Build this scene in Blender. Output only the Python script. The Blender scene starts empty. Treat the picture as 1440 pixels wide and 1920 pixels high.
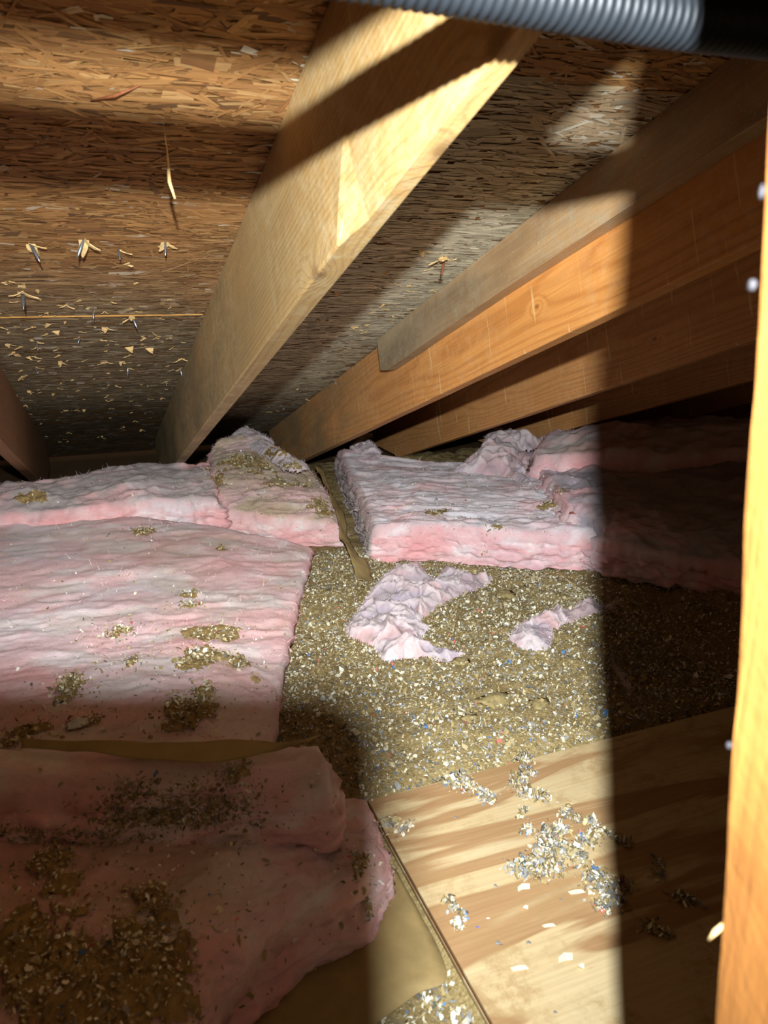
import bpy, math
import numpy as np
from mathutils import Vector, Matrix
from mathutils.bvhtree import BVHTree

S = bpy.context.scene
COL = S.collection
rng = np.random.default_rng(7)
RAD = math.radians

# ------------------------------------------------------------------ camera, light, exposure
CAM_Z = 0.90
YAW, PITCH, FOC = RAD(21.377), math.atan(430 / 1400), 1400.0
SLOPE = RAD(18.933)
cy, sy, cp, sp = math.cos(YAW), math.sin(YAW), math.cos(PITCH), math.sin(PITCH)
FW = np.array([sy * cp, cy * cp, -sp]); RT = np.array([cy, -sy, 0.0]); UP = np.cross(RT, FW)
ORG = np.array([0, 0, CAM_Z])
def cam2w(p):
    """camera metres (right, up, forward) -> world"""
    return ORG + p[0] * RT + p[1] * UP + p[2] * FW
camd = bpy.data.cameras.new('camera'); cam = bpy.data.objects.new('camera', camd); COL.objects.link(cam)
M = Matrix((RT.tolist(), UP.tolist(), (-FW).tolist())).transposed().to_4x4(); M.translation = ORG
cam.matrix_world = M
camd.sensor_fit = 'AUTO'; camd.sensor_width = 36; camd.lens = FOC / 1920 * 36
camd.clip_start = 0.01
camd.dof.use_dof = True; camd.dof.focus_distance = 1.9; camd.dof.aperture_fstop = 7.5
S.camera = cam

wd = bpy.data.worlds.new('world'); S.world = wd; wd.use_nodes = True
wd.node_tree.nodes['Background'].inputs[0].default_value = (1.0, 0.67, 0.39, 1)
wd.node_tree.nodes['Background'].inputs[1].default_value = 0.082

LAMP = cam2w((0.0368, 0.125, -0.20))
ld = bpy.data.lights.new('headlamp_beam', 'SPOT'); lo = bpy.data.objects.new('headlamp_beam', ld); COL.objects.link(lo)
ld.energy = 345; ld.color = (0.93, 0.97, 1.0); ld.shadow_soft_size = 0.0115
ld.spot_size = RAD(90); ld.spot_blend = 1.0
lo.location = LAMP
aim = cam2w((-0.05, -0.01, 1.6)) - LAMP
lo.rotation_euler = Vector(aim).to_track_quat('-Z', 'Y').to_euler()

S.view_settings.view_transform = 'Standard'; S.view_settings.look = 'None'
S.view_settings.exposure = 0.0; S.view_settings.gamma = 1.0; S.view_settings.use_curve_mapping = False

# ------------------------------------------------------------------ small helpers
def lin(r, g, b):
    c = np.array([r, g, b]) / 255.0
    return np.where(c <= 0.04045, c / 12.92, ((c + 0.055) / 1.055) ** 2.4)
def L4(*c): return tuple(lin(*c)) + (1.0,)
def P(px, py, z):
    """world point at height z seen at photo pixel (px, py)"""
    v = FW + RT * (px - 720) / FOC - UP * (py - 960) / FOC
    return ORG + v * (z - CAM_Z) / v[2]
NR = np.array([0, math.sin(SLOPE), math.cos(SLOPE)])
def PR(px, py, w):
    """world point on the plane parallel to the roof, w from the camera"""
    v = FW + RT * (px - 720) / FOC - UP * (py - 960) / FOC
    return ORG + v * w / (v @ NR)

def _h(ix, iy, iz, s):
    n = (ix.astype(np.int64) * 374761393 + iy.astype(np.int64) * 668265263 + iz.astype(np.int64) * 2147483647 + s * 1274126177) & 0xFFFFFFFF
    n = ((n ^ (n >> 13)) * 1274126177) & 0xFFFFFFFF
    n = ((n ^ (n >> 16)) * 2246822519) & 0xFFFFFFFF
    return ((n ^ (n >> 15)) & 0xFFFFFF) / float(0xFFFFFF)
def vn(p, s=0):
    """value noise in -1..1 for points (N,3)"""
    i = np.floor(p); f = p - i; i = i.astype(np.int64)
    u = f * f * f * (f * (f * 6 - 15) + 10)
    r = 0
    for a in (0, 1):
        for b in (0, 1):
            for c in (0, 1):
                w = (u[:, 0] if a else 1 - u[:, 0]) * (u[:, 1] if b else 1 - u[:, 1]) * (u[:, 2] if c else 1 - u[:, 2])
                r = r + w * _h(i[:, 0] + a, i[:, 1] + b, i[:, 2] + c, s)
    return r * 2 - 1
def fbm(p, o=4, s=0, g=0.5):
    r = 0; a = 1; t = 0
    for k in range(o):
        r = r + a * vn(p * 2.0 ** k + 17.3 * k, s + k); t += a; a *= g
    return r / t
def ridge(p, o=4, s=0, g=0.5):
    r = 0; a = 1; t = 0
    for k in range(o):
        r = r + a * (1 - 2 * np.abs(vn(p * 2.0 ** k + 11.7 * k, s + k))); t += a; a *= g
    return r / t
def sm(a, b, x):
    t = np.clip((x - a) / (b - a), 0, 1); return t * t * (3 - 2 * t)

def mk(name, V, F, mat=None, parent=None, col=None, uv=None, smooth=True, loc=None):
    """one mesh object from numpy verts and a list of equal-arity face arrays"""
    V = np.asarray(V, float); Fs = [np.asarray(f, np.int32) for f in (F if isinstance(F, list) else [F]) if len(f)]
    me = bpy.data.meshes.new(name)
    me.vertices.add(len(V)); me.vertices.foreach_set('co', V.astype(np.float32).ravel())
    li = np.concatenate([f.ravel() for f in Fs]); ct = np.concatenate([np.full(len(f), f.shape[1], np.int32) for f in Fs])
    me.loops.add(len(li)); me.loops.foreach_set('vertex_index', li)
    me.polygons.add(len(ct)); st = np.concatenate([[0], np.cumsum(ct)[:-1]]).astype(np.int32)
    me.polygons.foreach_set('loop_start', st)
    me.polygons.foreach_set('use_smooth', np.full(len(ct), smooth))
    if col is not None:
        a = me.attributes.new('col', 'FLOAT_COLOR', 'POINT')
        c4 = np.ones((len(V), 4), np.float32); c4[:, :3] = col; a.data.foreach_set('color', c4.ravel())
    if uv is not None:
        u = me.uv_layers.new(name='UVMap'); u.data.foreach_set('uv', np.asarray(uv, np.float32)[li].ravel())
    me.update(calc_edges=True); me.validate()
    if mat: me.materials.append(mat)
    o = bpy.data.objects.new(name, me); COL.objects.link(o)
    if parent: o.parent = parent
    if loc is not None: o.location = loc
    return o
def tag(o, label=None, cat=None, group=None, kind=None):
    if label: o['label'] = label
    if cat: o['category'] = cat
    if group: o['group'] = group
    if kind: o['kind'] = kind
    return o
def empty(name, loc=(0, 0, 0)):
    o = bpy.data.objects.new(name, None); COL.objects.link(o); o.location = loc; o.empty_display_size = 0.05; return o
def inst(src, parent=None, mw=None):
    o = src.copy(); COL.objects.link(o)
    if parent is not None: o.parent = parent
    if mw is not None: o.matrix_local = mw
    return o
def boxVF(x0, x1, y0, y1, z0, z1):
    V = np.array([[x, y, z] for x in (x0, x1) for y in (y0, y1) for z in (z0, z1)], float)
    F = np.array([[0, 1, 3, 2], [4, 6, 7, 5], [0, 4, 5, 1], [2, 3, 7, 6], [0, 2, 6, 4], [1, 5, 7, 3]])
    return V, F
def bevel(o, w=0.002, seg=2):
    m = o.modifiers.new('bevel', 'BEVEL'); m.width = w; m.segments = seg; m.limit_method = 'ANGLE'; return o
def gridF(n, m, off=0):
    i = np.arange(n - 1)[:, None] * m + np.arange(m - 1)[None, :]
    i = i.ravel() + off
    return np.stack([i, i + m, i + m + 1, i + 1], 1)

# ------------------------------------------------------------------ materials
class NT:
    def __init__(s, name, rough=0.8, spec=0.3):
        s.m = bpy.data.materials.new(name); s.m.use_nodes = True; s.t = s.m.node_tree
        s.b = s.t.nodes['Principled BSDF']; s.b.inputs['Roughness'].default_value = rough
        s.b.inputs['Specular IOR Level'].default_value = spec
    def n(s, k, **kw):
        o = s.t.nodes.new(k)
        for a, v in kw.items(): setattr(o, a, v)
        return o
    def l(s, a, b): s.t.links.new(a, b)
    def set(s, sock, v):
        if hasattr(v, 'is_output'): s.l(v, sock)
        else: sock.default_value = v
    def math(s, op, a, b=0.0, c=0.0, clamp=False):
        o = s.n('ShaderNodeMath', operation=op, use_clamp=clamp)
        s.set(o.inputs[0], a); s.set(o.inputs[1], b); s.set(o.inputs[2], c); return o.outputs[0]
    def mix(s, f, a, b, mode='MIX'):
        o = s.n('ShaderNodeMix', data_type='RGBA', blend_type=mode)
        s.set(o.inputs[0], f); s.set(o.inputs[6], a); s.set(o.inputs[7], b); return o.outputs[2]
    def coord(s, k='Object'): return s.n('ShaderNodeTexCoord').outputs[k]
    def mapping(s, v, sc=(1, 1, 1), rot=(0, 0, 0), loc=(0, 0, 0)):
        o = s.n('ShaderNodeMapping'); s.l(v, o.inputs[0]); s.set(o.inputs['Location'], loc)
        o.inputs['Rotation'].default_value = rot; o.inputs['Scale'].default_value = sc; return o.outputs[0]
    def noise(s, v, sc, det=4, rough=0.55, dist=0.0):
        o = s.n('ShaderNodeTexNoise'); s.l(v, o.inputs['Vector']); o.inputs['Scale'].default_value = sc
        o.inputs['Detail'].default_value = det; o.inputs['Roughness'].default_value = rough; o.inputs['Distortion'].default_value = dist
        return o.outputs[0]
    def ramp(s, f, *st):
        o = s.n('ShaderNodeValToRGB'); s.l(f, o.inputs[0]); e = o.color_ramp.elements
        while len(e) < len(st): e.new(0.5)
        for q, (p, c) in zip(e, st): q.position = p; q.color = c if len(c) == 4 else tuple(c) + (1,)
        return o.outputs[0]
    def step(s, f, a, b): return s.ramp(f, (a, (0, 0, 0, 1)), (b, (1, 1, 1, 1)))
    def attr(s, nm='col'): return s.n('ShaderNodeAttribute', attribute_name=nm).outputs[0]
    def bump(s, h, st=0.3, d=0.002):
        o = s.n('ShaderNodeBump'); s.l(h, o.inputs['Height']); o.inputs['Strength'].default_value = st; o.inputs['Distance'].default_value = d
        s.l(o.outputs[0], s.b.inputs['Normal'])
    def base(s, c): s.set(s.b.inputs['Base Color'], c)

def wood(name, early, late, ring=140, pith=(0.012, 0.05), dust=None, dustamt=0.0, stain=None, rough=0.65, knots=(), streak=0.25, swap=False, ramt=0.45, sharp=3.0, kpush=0.014, scr=0.0, eave=None):
    """board along local Y; growth rings around a wandering pith, knots that push the rings aside"""
    t = NT(name, rough, 0.35)
    co = t.coord('Object')
    if swap:
        q_ = t.n('ShaderNodeSeparateXYZ'); t.l(co, q_.inputs[0]); k_ = t.n('ShaderNodeCombineXYZ'); t.l(q_.outputs[0], k_.inputs[0]); t.l(q_.outputs[2], k_.inputs[1]); t.l(q_.outputs[1], k_.inputs[2]); co = k_.outputs[0]
    sep = t.n('ShaderNodeSeparateXYZ'); t.l(co, sep.inputs[0]); x, y, z = sep.outputs
    w1 = t.math('SUBTRACT', t.noise(t.mapping(co, (0.3, 0.9, 0.3), loc=(3, 1, 2)), 1.0, 2), 0.5)
    w2 = t.math('SUBTRACT', t.noise(t.mapping(co, (14, 1.3, 14)), 1.0, 3), 0.5)
    dx = t.math('SUBTRACT', x, pith[0]); dz = t.math('SUBTRACT', z, pith[1])
    dx = t.math('ADD', dx, t.math('MULTIPLY', w1, 0.04))
    r = t.math('SQRT', t.math('ADD', t.math('MULTIPLY', dx, dx), t.math('MULTIPLY', dz, dz)))
    r = t.math('ADD', r, t.math('MULTIPLY', w2, 0.010)); r = t.math('ADD', r, t.math('MULTIPLY', y, 0.012))
    kn = None
    for (kx, ky, kz, ks) in knots:
        d = t.n('ShaderNodeVectorMath', operation='DISTANCE'); t.l(t.mapping(co, (1, 0.55, 1)), d.inputs[0]); d.inputs[1].default_value = (kx, ky * 0.55, kz)
        g = t.math('POWER', 2.718, t.math('MULTIPLY', t.math('POWER', t.math('DIVIDE', d.outputs['Value'], ks), 2.0), -1.0))
        r = t.math('ADD', r, t.math('MULTIPLY', g, kpush))
        k1 = t.math('POWER', 2.718, t.math('MULTIPLY', t.math('POWER', t.math('DIVIDE', d.outputs['Value'], ks * 0.33), 4.0), -1.0))
        kn = k1 if kn is None else t.math('MAXIMUM', kn, k1)
    sn = t.math('SINE', t.math('MULTIPLY', r, ring * 6.283))
    sn = t.math('MULTIPLY_ADD', sn, 0.5, 0.5)
    rg = t.math('POWER', sn, sharp)
    c = t.mix(t.math('MULTIPLY', rg, ramt), early, late)
    fine = t.noise(t.mapping(co, (220, 5, 220)), 1.0, 3)
    c = t.mix(streak, c, t.ramp(fine, (0.3, (0.25, 0.22, 0.18)), (0.7, (1.25, 1.2, 1.1))), 'MULTIPLY')
    big = t.noise(t.mapping(co, (5, 1.2, 5)), 1.0, 3)
    c = t.mix(0.45, c, t.ramp(big, (0.25, (0.55, 0.5, 0.45)), (0.75, (1.15, 1.12, 1.08))), 'MULTIPLY')
    if kn is not None:
        c = t.mix(t.math('MULTIPLY', kn, 0.75), c, tuple(q * 0.45 for q in late[:3]) + (1,))
    if scr:
        sc1 = t.step(t.noise(t.mapping(co, (2, 55, 5)), 1.0, 2, 0.4, 0.6), 0.66, 0.72)
        c = t.mix(t.math('MULTIPLY', sc1, scr), c, L4(236, 206, 146))
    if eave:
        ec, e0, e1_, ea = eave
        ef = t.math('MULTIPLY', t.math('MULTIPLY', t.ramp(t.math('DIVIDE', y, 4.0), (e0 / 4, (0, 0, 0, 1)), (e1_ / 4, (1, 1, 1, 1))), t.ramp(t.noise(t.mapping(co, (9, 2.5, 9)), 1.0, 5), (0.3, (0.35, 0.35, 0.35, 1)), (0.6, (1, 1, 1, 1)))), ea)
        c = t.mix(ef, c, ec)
    if stain:
        sc_, amt = stain
        c = t.mix(t.math('MULTIPLY', t.step(t.noise(t.mapping(co, (3, 1.0, 6)), 1.6, 4), 0.42, 0.68), amt), c, sc_)
    if dust:
        dn = t.math('MULTIPLY', t.step(t.noise(co, 34, 7, 0.75), 0.44, 0.66), t.step(t.noise(co, 3.5, 3), 0.3, 0.62))
        c = t.mix(t.math('MULTIPLY', dn, dustamt), c, dust)
        sp_ = t.step(t.noise(co, 260, 3, 0.6), 0.66, 0.74)
        c = t.mix(t.math('MULTIPLY', sp_, dustamt), c, L4(236, 226, 196))
    t.base(c)
    t.bump(t.math('ADD', t.math('MULTIPLY', rg, 0.4), t.math('ADD', fine, t.noise(co, 160, 4))), 0.35, 0.0012)
    return t.m

WOOD_A = wood('dusty_spruce', L4(208, 170, 108), L4(160, 108, 54), 120, (0.05, -0.30), L4(198, 182, 142), 0.7, None, 0.6,
              knots=((0.004, 1.13, -0.240, 0.03), (0.034, 0.80, -0.243, 0.035), (0.012, 0.66, -0.235, 0.03)), ramt=0.34, sharp=5, kpush=0.03, scr=0.35, eave=(L4(118, 110, 82), 0.6, 2.4, 0.9))
WOOD_L = wood('dark_spruce', L4(150, 108, 72), L4(98, 66, 40), 110, (0.05, -0.2), L4(150, 135, 110), 0.3, ramt=0.3)
WOOD_B = wood('orange_fir', L4(226, 158, 84), L4(178, 104, 42), 170, (0.22, -0.14), L4(228, 205, 160), 0.25,
              knots=((0, 1.55, -0.16, 0.014),), scr=0.6, eave=(L4(128, 112, 80), 2.0, 3.2, 0.8), ramt=0.4)
WOOD_C = wood('brown_fir', L4(208, 148, 86), L4(158, 98, 48), 170, (0.22, -0.1), L4(220, 200, 160), 0.25, knots=((0, 1.9, -0.15, 0.014),), scr=0.5, ramt=0.35)
WOOD_S = wood('mouldy_fir', L4(192, 156, 110), L4(130, 94, 60), 130, (0.2, -0.05), L4(168, 158, 132), 0.6, (L4(78, 62, 48), 0.5), ramt=0.35, eave=(L4(150, 140, 112), 1.4, 2.2, 0.7))
WOOD_P = wood('amber_stud', L4(196, 134, 66), L4(160, 98, 42), 60, (0.15, 0.0), None, 0, None, 0.7, swap=True, ramt=0.4)

def m_ply():
    t = NT('pine_veneer', 0.55, 0.35); co = t.coord('Object')
    wv = t.mapping(co, (0.75, 5.0, 1), rot=(0, 0, RAD(-9)))
    f = t.noise(wv, 1.7, 4, 0.5, 0.9)
    bands = t.ramp(f, (0.30, L4(200, 182, 142)), (0.46, L4(194, 172, 130)), (0.50, L4(160, 126, 88)), (0.58, L4(168, 136, 96)), (0.63, L4(198, 178, 138)), (0.8, L4(204, 186, 148)))
    g = t.noise(t.mapping(co, (6, 190, 1), rot=(0, 0, RAD(-5))), 1.0, 4)
    c = t.mix(0.35, bands, t.ramp(g, (0.3, (0.62, 0.56, 0.48)), (0.65, (1.08, 1.06, 1.03))), 'MULTIPLY')
    pores = t.step(t.noise(t.mapping(co, (40, 260, 1)), 1.0, 2), 0.68, 0.76)
    c = t.mix(t.math('MULTIPLY', pores, 0.5), c, L4(150, 112, 72))
    # tan dust smeared on the face
    d = t.math('MULTIPLY', t.step(t.noise(co, 8, 6, 0.7), 0.48, 0.6), t.step(t.noise(co, 60, 4, 0.7), 0.38, 0.55))
    c = t.mix(t.math('MULTIPLY', d, 0.6), c, L4(158, 128, 84))
    t.base(c); t.bump(g, 0.2, 0.001); return t.m
PLY = m_ply()
def flat(name, c, rough=0.85, spec=0.2, ns=None, amt=0.3, bump=0.0):
    t = NT(name, rough, spec); co = t.coord('Object')
    if ns:
        f = t.noise(co, ns, 5, 0.65)
        t.base(t.mix(amt, c, t.ramp(f, (0.3, (0.3, 0.28, 0.25)), (0.7, (1.4, 1.38, 1.3))), 'MULTIPLY'))
        if bump: t.bump(f, bump, 0.003)
    else: t.base(c)
    return t.m
PLY_CORE = flat('ply_core', L4(120, 88, 58), ns=60)
DARKWOOD = flat('dark_backing', L4(58, 42, 28), ns=20)
KRAFT = flat('kraft_paper', L4(158, 136, 90), 0.7, 0.3, 14, 0.35, 0.25)
STEEL = NT('nail_steel', 0.35, 0.5); STEEL.base(L4(150, 158, 165)); STEEL.b.inputs['Metallic'].default_value = 0.85; STEEL = STEEL.m
RUST = flat('rusty_steel', L4(120, 70, 40), 0.7, 0.3, 200, 0.5)
SPLINT = flat('raw_splinter', L4(205, 174, 120), 0.85, 0.2, 90, 0.4)
def m_attr(name, rough=0.85, spec=0.2, fine=120, amt=0.25, bump=0.3, dist=0.003, trans=0.0, aniso=None):
    t = NT(name, rough, spec); co = t.coord('Object')
    f = t.noise(t.mapping(co, aniso or (1, 1, 1)), fine, 5, 0.7)
    c = t.mix(amt, t.attr(), t.ramp(f, (0.28, (0.45, 0.42, 0.42)), (0.7, (1.3, 1.3, 1.3))), 'MULTIPLY')
    t.base(c)
    if bump: t.bump(f, bump, dist)
    return t
STRAND = NT('osb_strand', 0.7, 0.3)
def _s():
    t = STRAND; uvn = t.coord('UV'); f = t.noise(t.mapping(uvn, (8, 260, 1)), 1.0, 3)
    co = t.coord('Object')
    c = t.mix(0.5, t.attr(), t.ramp(f, (0.3, (0.5, 0.46, 0.42)), (0.7, (1.3, 1.28, 1.25))), 'MULTIPLY')
    t.base(c); t.bump(f, 0.4, 0.001)
_s(); STRAND = STRAND.m
FLAKE = m_attr('paper_flake', 0.75, 0.3, 300, 0.2, 0).m
FIBER = m_attr('glass_fiber', 0.9, 0.1, 60, 0.1, 0).m
def m_batt():
    t = NT('pink_fiberglass', 0.9, 0.08); co = t.coord('Object')
    f = t.noise(t.mapping(co, (1, 1, 2.2)), 70, 7, 0.75, 0.8)
    f2 = t.noise(t.mapping(co, (1, 2.5, 3)), 220, 4, 0.7, 1.5)
    c = t.mix(0.35, t.attr(), t.ramp(f, (0.3, (0.62, 0.52, 0.52)), (0.5, (1, 1, 1)), (0.72, (1.25, 1.25, 1.25))), 'MULTIPLY')
    t.base(c); t.bump(t.math('ADD', f, t.math('MULTIPLY', f2, 0.6)), 0.55, 0.006)
    t.b.inputs['Sheen Weight'].default_value = 0.15; t.b.inputs['Sheen Roughness'].default_value = 0.6
    return t.m
BATT = m_batt()
def m_loose():
    t = NT('cellulose_bed', 0.9, 0.1); co = t.coord('Object')
    f = t.noise(co, 120, 6, 0.8); v = t.n('ShaderNodeTexVoronoi'); t.l(co, v.inputs['Vector']); v.inputs['Scale'].default_value = 190
    c = t.ramp(f, (0.26, L4(98, 82, 52)), (0.45, L4(146, 128, 86)), (0.6, L4(170, 152, 108)), (0.74, L4(214, 204, 170)))
    c = t.mix(0.45, c, t.ramp(v.outputs['Distance'], (0.1, (1.15, 1.15, 1.1)), (0.6, (0.75, 0.7, 0.62))), 'MULTIPLY')
    t.base(c); t.bump(t.math('SUBTRACT', f, v.outputs['Distance']), 0.45, 0.004); return t.m
LOOSE = m_loose()
RUBBER = NT('black_hose_plastic', 0.5, 0.35); RUBBER.base(RUBBER.mix(0.4, L4(26, 30, 34), RUBBER.ramp(RUBBER.noise(RUBBER.coord(), 40, 5), (0.3, (0.5, 0.5, 0.5)), (0.7, (1.5, 1.5, 1.5))), 'MULTIPLY')); RUBBER = RUBBER.m
BLACK = flat('black_plastic', (0.012, 0.012, 0.013, 1), 0.4, 0.4)
GLASS = flat('dark_screen', (0.008, 0.008, 0.010, 1), 0.1, 0.5)

# ------------------------------------------------------------------ roof deck (setting)
W = 0.575; DEP = 0.243; TH = 0.038
TS = math.tan(SLOPE)
def roofz(y): return CAM_Z + W / math.cos(SLOPE) - TS * y
RM = Matrix.Translation((0, 0, roofz(0))) @ Matrix.Rotation(-SLOPE, 4, 'X')   # local y runs down the slope, local z out through the roof
def s_of(y): return y / math.cos(SLOPE) + 0   # slope distance for a point on the deck below the plane line
ceil = empty('ceiling'); tag(ceil, 'low sloping underside of the roof deck made of strand board', None, kind='structure')
ceil.matrix_world = RM
XL, XR = -1.9, 4.6
seam = 1.992 / math.cos(SLOPE)
SEAMS = [(-1.6, seam - 1.22 - 0.003), (seam - 1.22, seam - 0.004), (seam, seam + 1.216), (seam + 1.22, 4.75)]
V_, F_ = boxVF(XL, XR, -1.6, 4.75, 0.0125, 0.03); mk('felt_backing', V_, F_, DARKWOOD, ceil, smooth=False)
def strands(x0, x1, s0, s1, n, seed):
    r = np.random.default_rng(seed)
    cx = r.uniform(x0, x1, n); cs = r.uniform(s0, s1, n)
    ln = r.lognormal(math.log(0.055), 0.45, n); wd_ = r.lognormal(math.log(0.0050), 0.55, n)
    an = np.where(r.random(n) < 0.72, r.normal(0, 0.16, n), r.normal(0, 0.7, n))
    Y = cs * math.cos(SLOPE)
    far = np.clip(sm(1.35, 2.2, Y + 0.25 * vn(np.stack([cx * 2.5, cs * 2.5, cs * 0], 1), 3) + np.where((cx > 0.33) & (cs > 1.05), 0.8, 0)), 0, 1)
    an *= (1 - 0.55 * far); fl = r.random(n) < (0.03 + 0.12 * far + 0.14 * ((cx > 0.33) & (cx < 0.9))); ln = np.where(fl, ln * 0.45, ln)
    ca, sa = np.cos(an), np.sin(an)
    zz = -r.uniform(0.0002, 0.0026, n); tx = r.normal(0, 0.010, n); ty = r.normal(0, 0.03, n)
    loc = np.array([[-.5, -.5], [-.46, .5], [0, -.55], [0, .5], [.47, -.42], [.5, .5]])
    jit = r.normal(0, 0.11, (n, 6, 2))
    pu = (loc[None, :, 0] + jit[:, :, 0] * 0.5) * ln[:, None]; pv = (loc[None, :, 1] + jit[:, :, 1]) * wd_[:, None]
    X = cx[:, None] + pu * ca[:, None] - pv * sa[:, None]; Yv = cs[:, None] + pu * sa[:, None] + pv * ca[:, None]
    Yv = np.clip(Yv, s0 + 0.0005, s1 - 0.0005)
    Z = zz[:, None] + pu * tx[:, None] + pv * ty[:, None]
    Z = np.minimum(Z, -0.0001)
    Vv = np.stack([X, Yv, Z], 2).reshape(-1, 3)
    b = (np.arange(n) * 6)[:, None]
    F = np.concatenate([b + np.array([[0, 1, 3, 2]]), b + np.array([[2, 3, 5, 4]])])
    gold = np.array([lin(196, 144, 80), lin(176, 124, 66), lin(212, 168, 104), lin(146, 98, 52), lin(188, 134, 76), lin(92, 60, 34)])
    grey = np.array([lin(98, 82, 58), lin(84, 72, 54), lin(112, 98, 74), lin(70, 58, 42), lin(92, 80, 62), lin(60, 52, 40)])
    k = r.choice(6, n, p=[.30, .25, .18, .1, .14, .03])
    gold = (gold * 0.62 + gold.mean(0) * 0.30) * np.array([0.80, 0.82, 0.92]); grey = (grey * 0.75 + grey.mean(0) * 0.25) * np.array([2.25, 2.45, 2.5])
    c = gold[k] * (1 - far)[:, None] + grey[k] * far[:, None]
    bay = ((cx > 0.33) & (cx < 0.9))[:, None] * 0.85 * far[:, None]; c = c * (1 - bay) + lin(218, 212, 184) * r.uniform(.6, 1.1, n)[:, None] * bay
    # the deck darkens from damp near the eave, and pale mildew flecks sit on single strands
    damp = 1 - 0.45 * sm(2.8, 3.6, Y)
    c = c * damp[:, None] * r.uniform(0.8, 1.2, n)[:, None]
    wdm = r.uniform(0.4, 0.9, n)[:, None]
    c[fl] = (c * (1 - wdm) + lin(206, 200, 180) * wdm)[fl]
    uv = np.stack([pu + cx[:, None], pv + r.random(n)[:, None] * 5], 2).reshape(-1, 2)
    return Vv, F, np.repeat(c, 6, 0), uv
OSBBASE = flat('osb_ground', L4(128, 90, 50), 0.8, 0.2, 40, 0.5, 0.3)
dens = [(0, 2500), (1, 30000), (2, 26000), (3, 12000)]
for (k, n) in dens:
    s0, s1 = SEAMS[k]
    V_, F_ = boxVF(XL, XR, s0, s1, 0.0, 0.012); p = mk('osb_panel', V_, F_, OSBBASE, ceil, smooth=False)
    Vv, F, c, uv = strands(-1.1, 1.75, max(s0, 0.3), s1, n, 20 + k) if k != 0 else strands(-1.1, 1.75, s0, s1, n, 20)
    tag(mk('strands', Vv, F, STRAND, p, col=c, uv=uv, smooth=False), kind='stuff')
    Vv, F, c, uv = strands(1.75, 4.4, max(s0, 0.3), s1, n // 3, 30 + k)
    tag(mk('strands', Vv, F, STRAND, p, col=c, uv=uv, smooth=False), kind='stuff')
# bright raw panel edge showing in the joint
V_, F_ = boxVF(-1.5, 0.285, seam - 0.0035, seam + 0.0008, -0.0042, 0.01); mk('panel_edge', V_, F_, flat('raw_osb_edge', L4(176, 132, 70), ns=80), ceil, smooth=False)

# nails and splinters that came through the deck
def splinter_mesh(seed):
    r = np.random.default_rng(seed); Vs = []; Fs = []
    for q in range(r.integers(1, 4)):
        L = r.uniform(0.007, 0.017); wv = r.uniform(0.0022, 0.006); a = r.normal(0, 0.8) + (math.pi if r.random() < 0.4 else 0); up = r.uniform(0.1, 0.6)
        b = len(Vs); n = 4
        for i in range(n):
            f = i / (n - 1); w_ = wv * (1 - 0.85 * f) * (1 + r.normal(0, 0.25)); h = -(math.sin(f * 1.5) * up * L) - 0.001
            px_, py_ = math.cos(a) * L * f, math.sin(a) * L * f
            for s_ in (-1, 1):
                for dz in (0, 0.0007):
                    Vs.append((px_ - math.sin(a) * w_ * s_, py_ + math.cos(a) * w_ * s_, h + dz + r.normal(0, 0.0003)))
        for i in range(n - 1):
            o_ = b + i * 4
            for (a1, a2, a3, a4) in ((0, 2, 6, 4), (1, 5, 7, 3), (0, 4, 5, 1), (2, 3, 7, 6)):
                Fs.append((o_ + a1, o_ + a2, o_ + a3, o_ + a4))
        Fs.append((b, b + 1, b + 3, b + 2)); e_ = b + (n - 1) * 4; Fs.append((e_, e_ + 2, e_ + 3, e_ + 1))
    return np.array(Vs), np.array(Fs)
SPL = []
for k in range(9):
    Vv, F = splinter_mesh(100 + k); o = mk('splinter', Vv, F, SPLINT, ceil, smooth=False); SPL.append([o, False])
def cyl(pts, rads, n=10, cap=True):
    """tube through points with radii"""
    pts = np.asarray(pts, float); rads = np.broadcast_to(np.asarray(rads, float), (len(pts),)); V = []
    T = np.gradient(pts, axis=0); T /= np.linalg.norm(T, axis=1)[:, None]
    up = np.array([0, 0, 1.0]) if abs(T[0][2]) < 0.9 else np.array([1.0, 0, 0])
    a = np.arange(n) * 2 * math.pi / n
    for p, r_, t in zip(pts, rads, T):
        s_ = np.cross(t, up); s_ /= np.linalg.norm(s_); u_ = np.cross(s_, t)
        V.append(p + r_ * (np.cos(a)[:, None] * s_ + np.sin(a)[:, None] * u_))
    V = np.concatenate(V); m = len(pts)
    i = np.arange(m - 1)[:, None] * n; j = np.arange(n)[None, :]; j2 = (j + 1) % n
    F = np.stack([i + j, i + j2, i + n + j2, i + n + j], 2).reshape(-1, 4)
    Fs = [F]
    if cap:
        V = np.concatenate([V, pts[:1], pts[-1:]]); c0 = m * n
        Fs.append(np.concatenate([np.stack([j[0] * 0 + c0, j2[0], j[0]], 1), np.stack([j[0] * 0 + c0 + 1, (m - 1) * n + j[0], (m - 1) * n + j2[0]], 1)]))
    return V, Fs
nv, nf = cyl([(0, 0, 0.004), (0, 0, -0.013), (0, 0, -0.0165), (0, 0, -0.021)], [0.0017, 0.0017, 0.0011, 0.0001], 8)
NAIL = mk('nail', nv, nf, STEEL, ceil); NAILU = [False]
NAILR = mk('nail', nv, nf, RUST, ceil); NAILRU = [False]
def place(src, used, mw):
    if not used[0]: used[0] = True; src.matrix_local = mw; return src
    return inst(src, ceil, mw)
RMI = RM.inverted()
def deck(px, py):
    v = RMI @ Vector(PR(px, py, W - 0.0015)); return v
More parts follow.
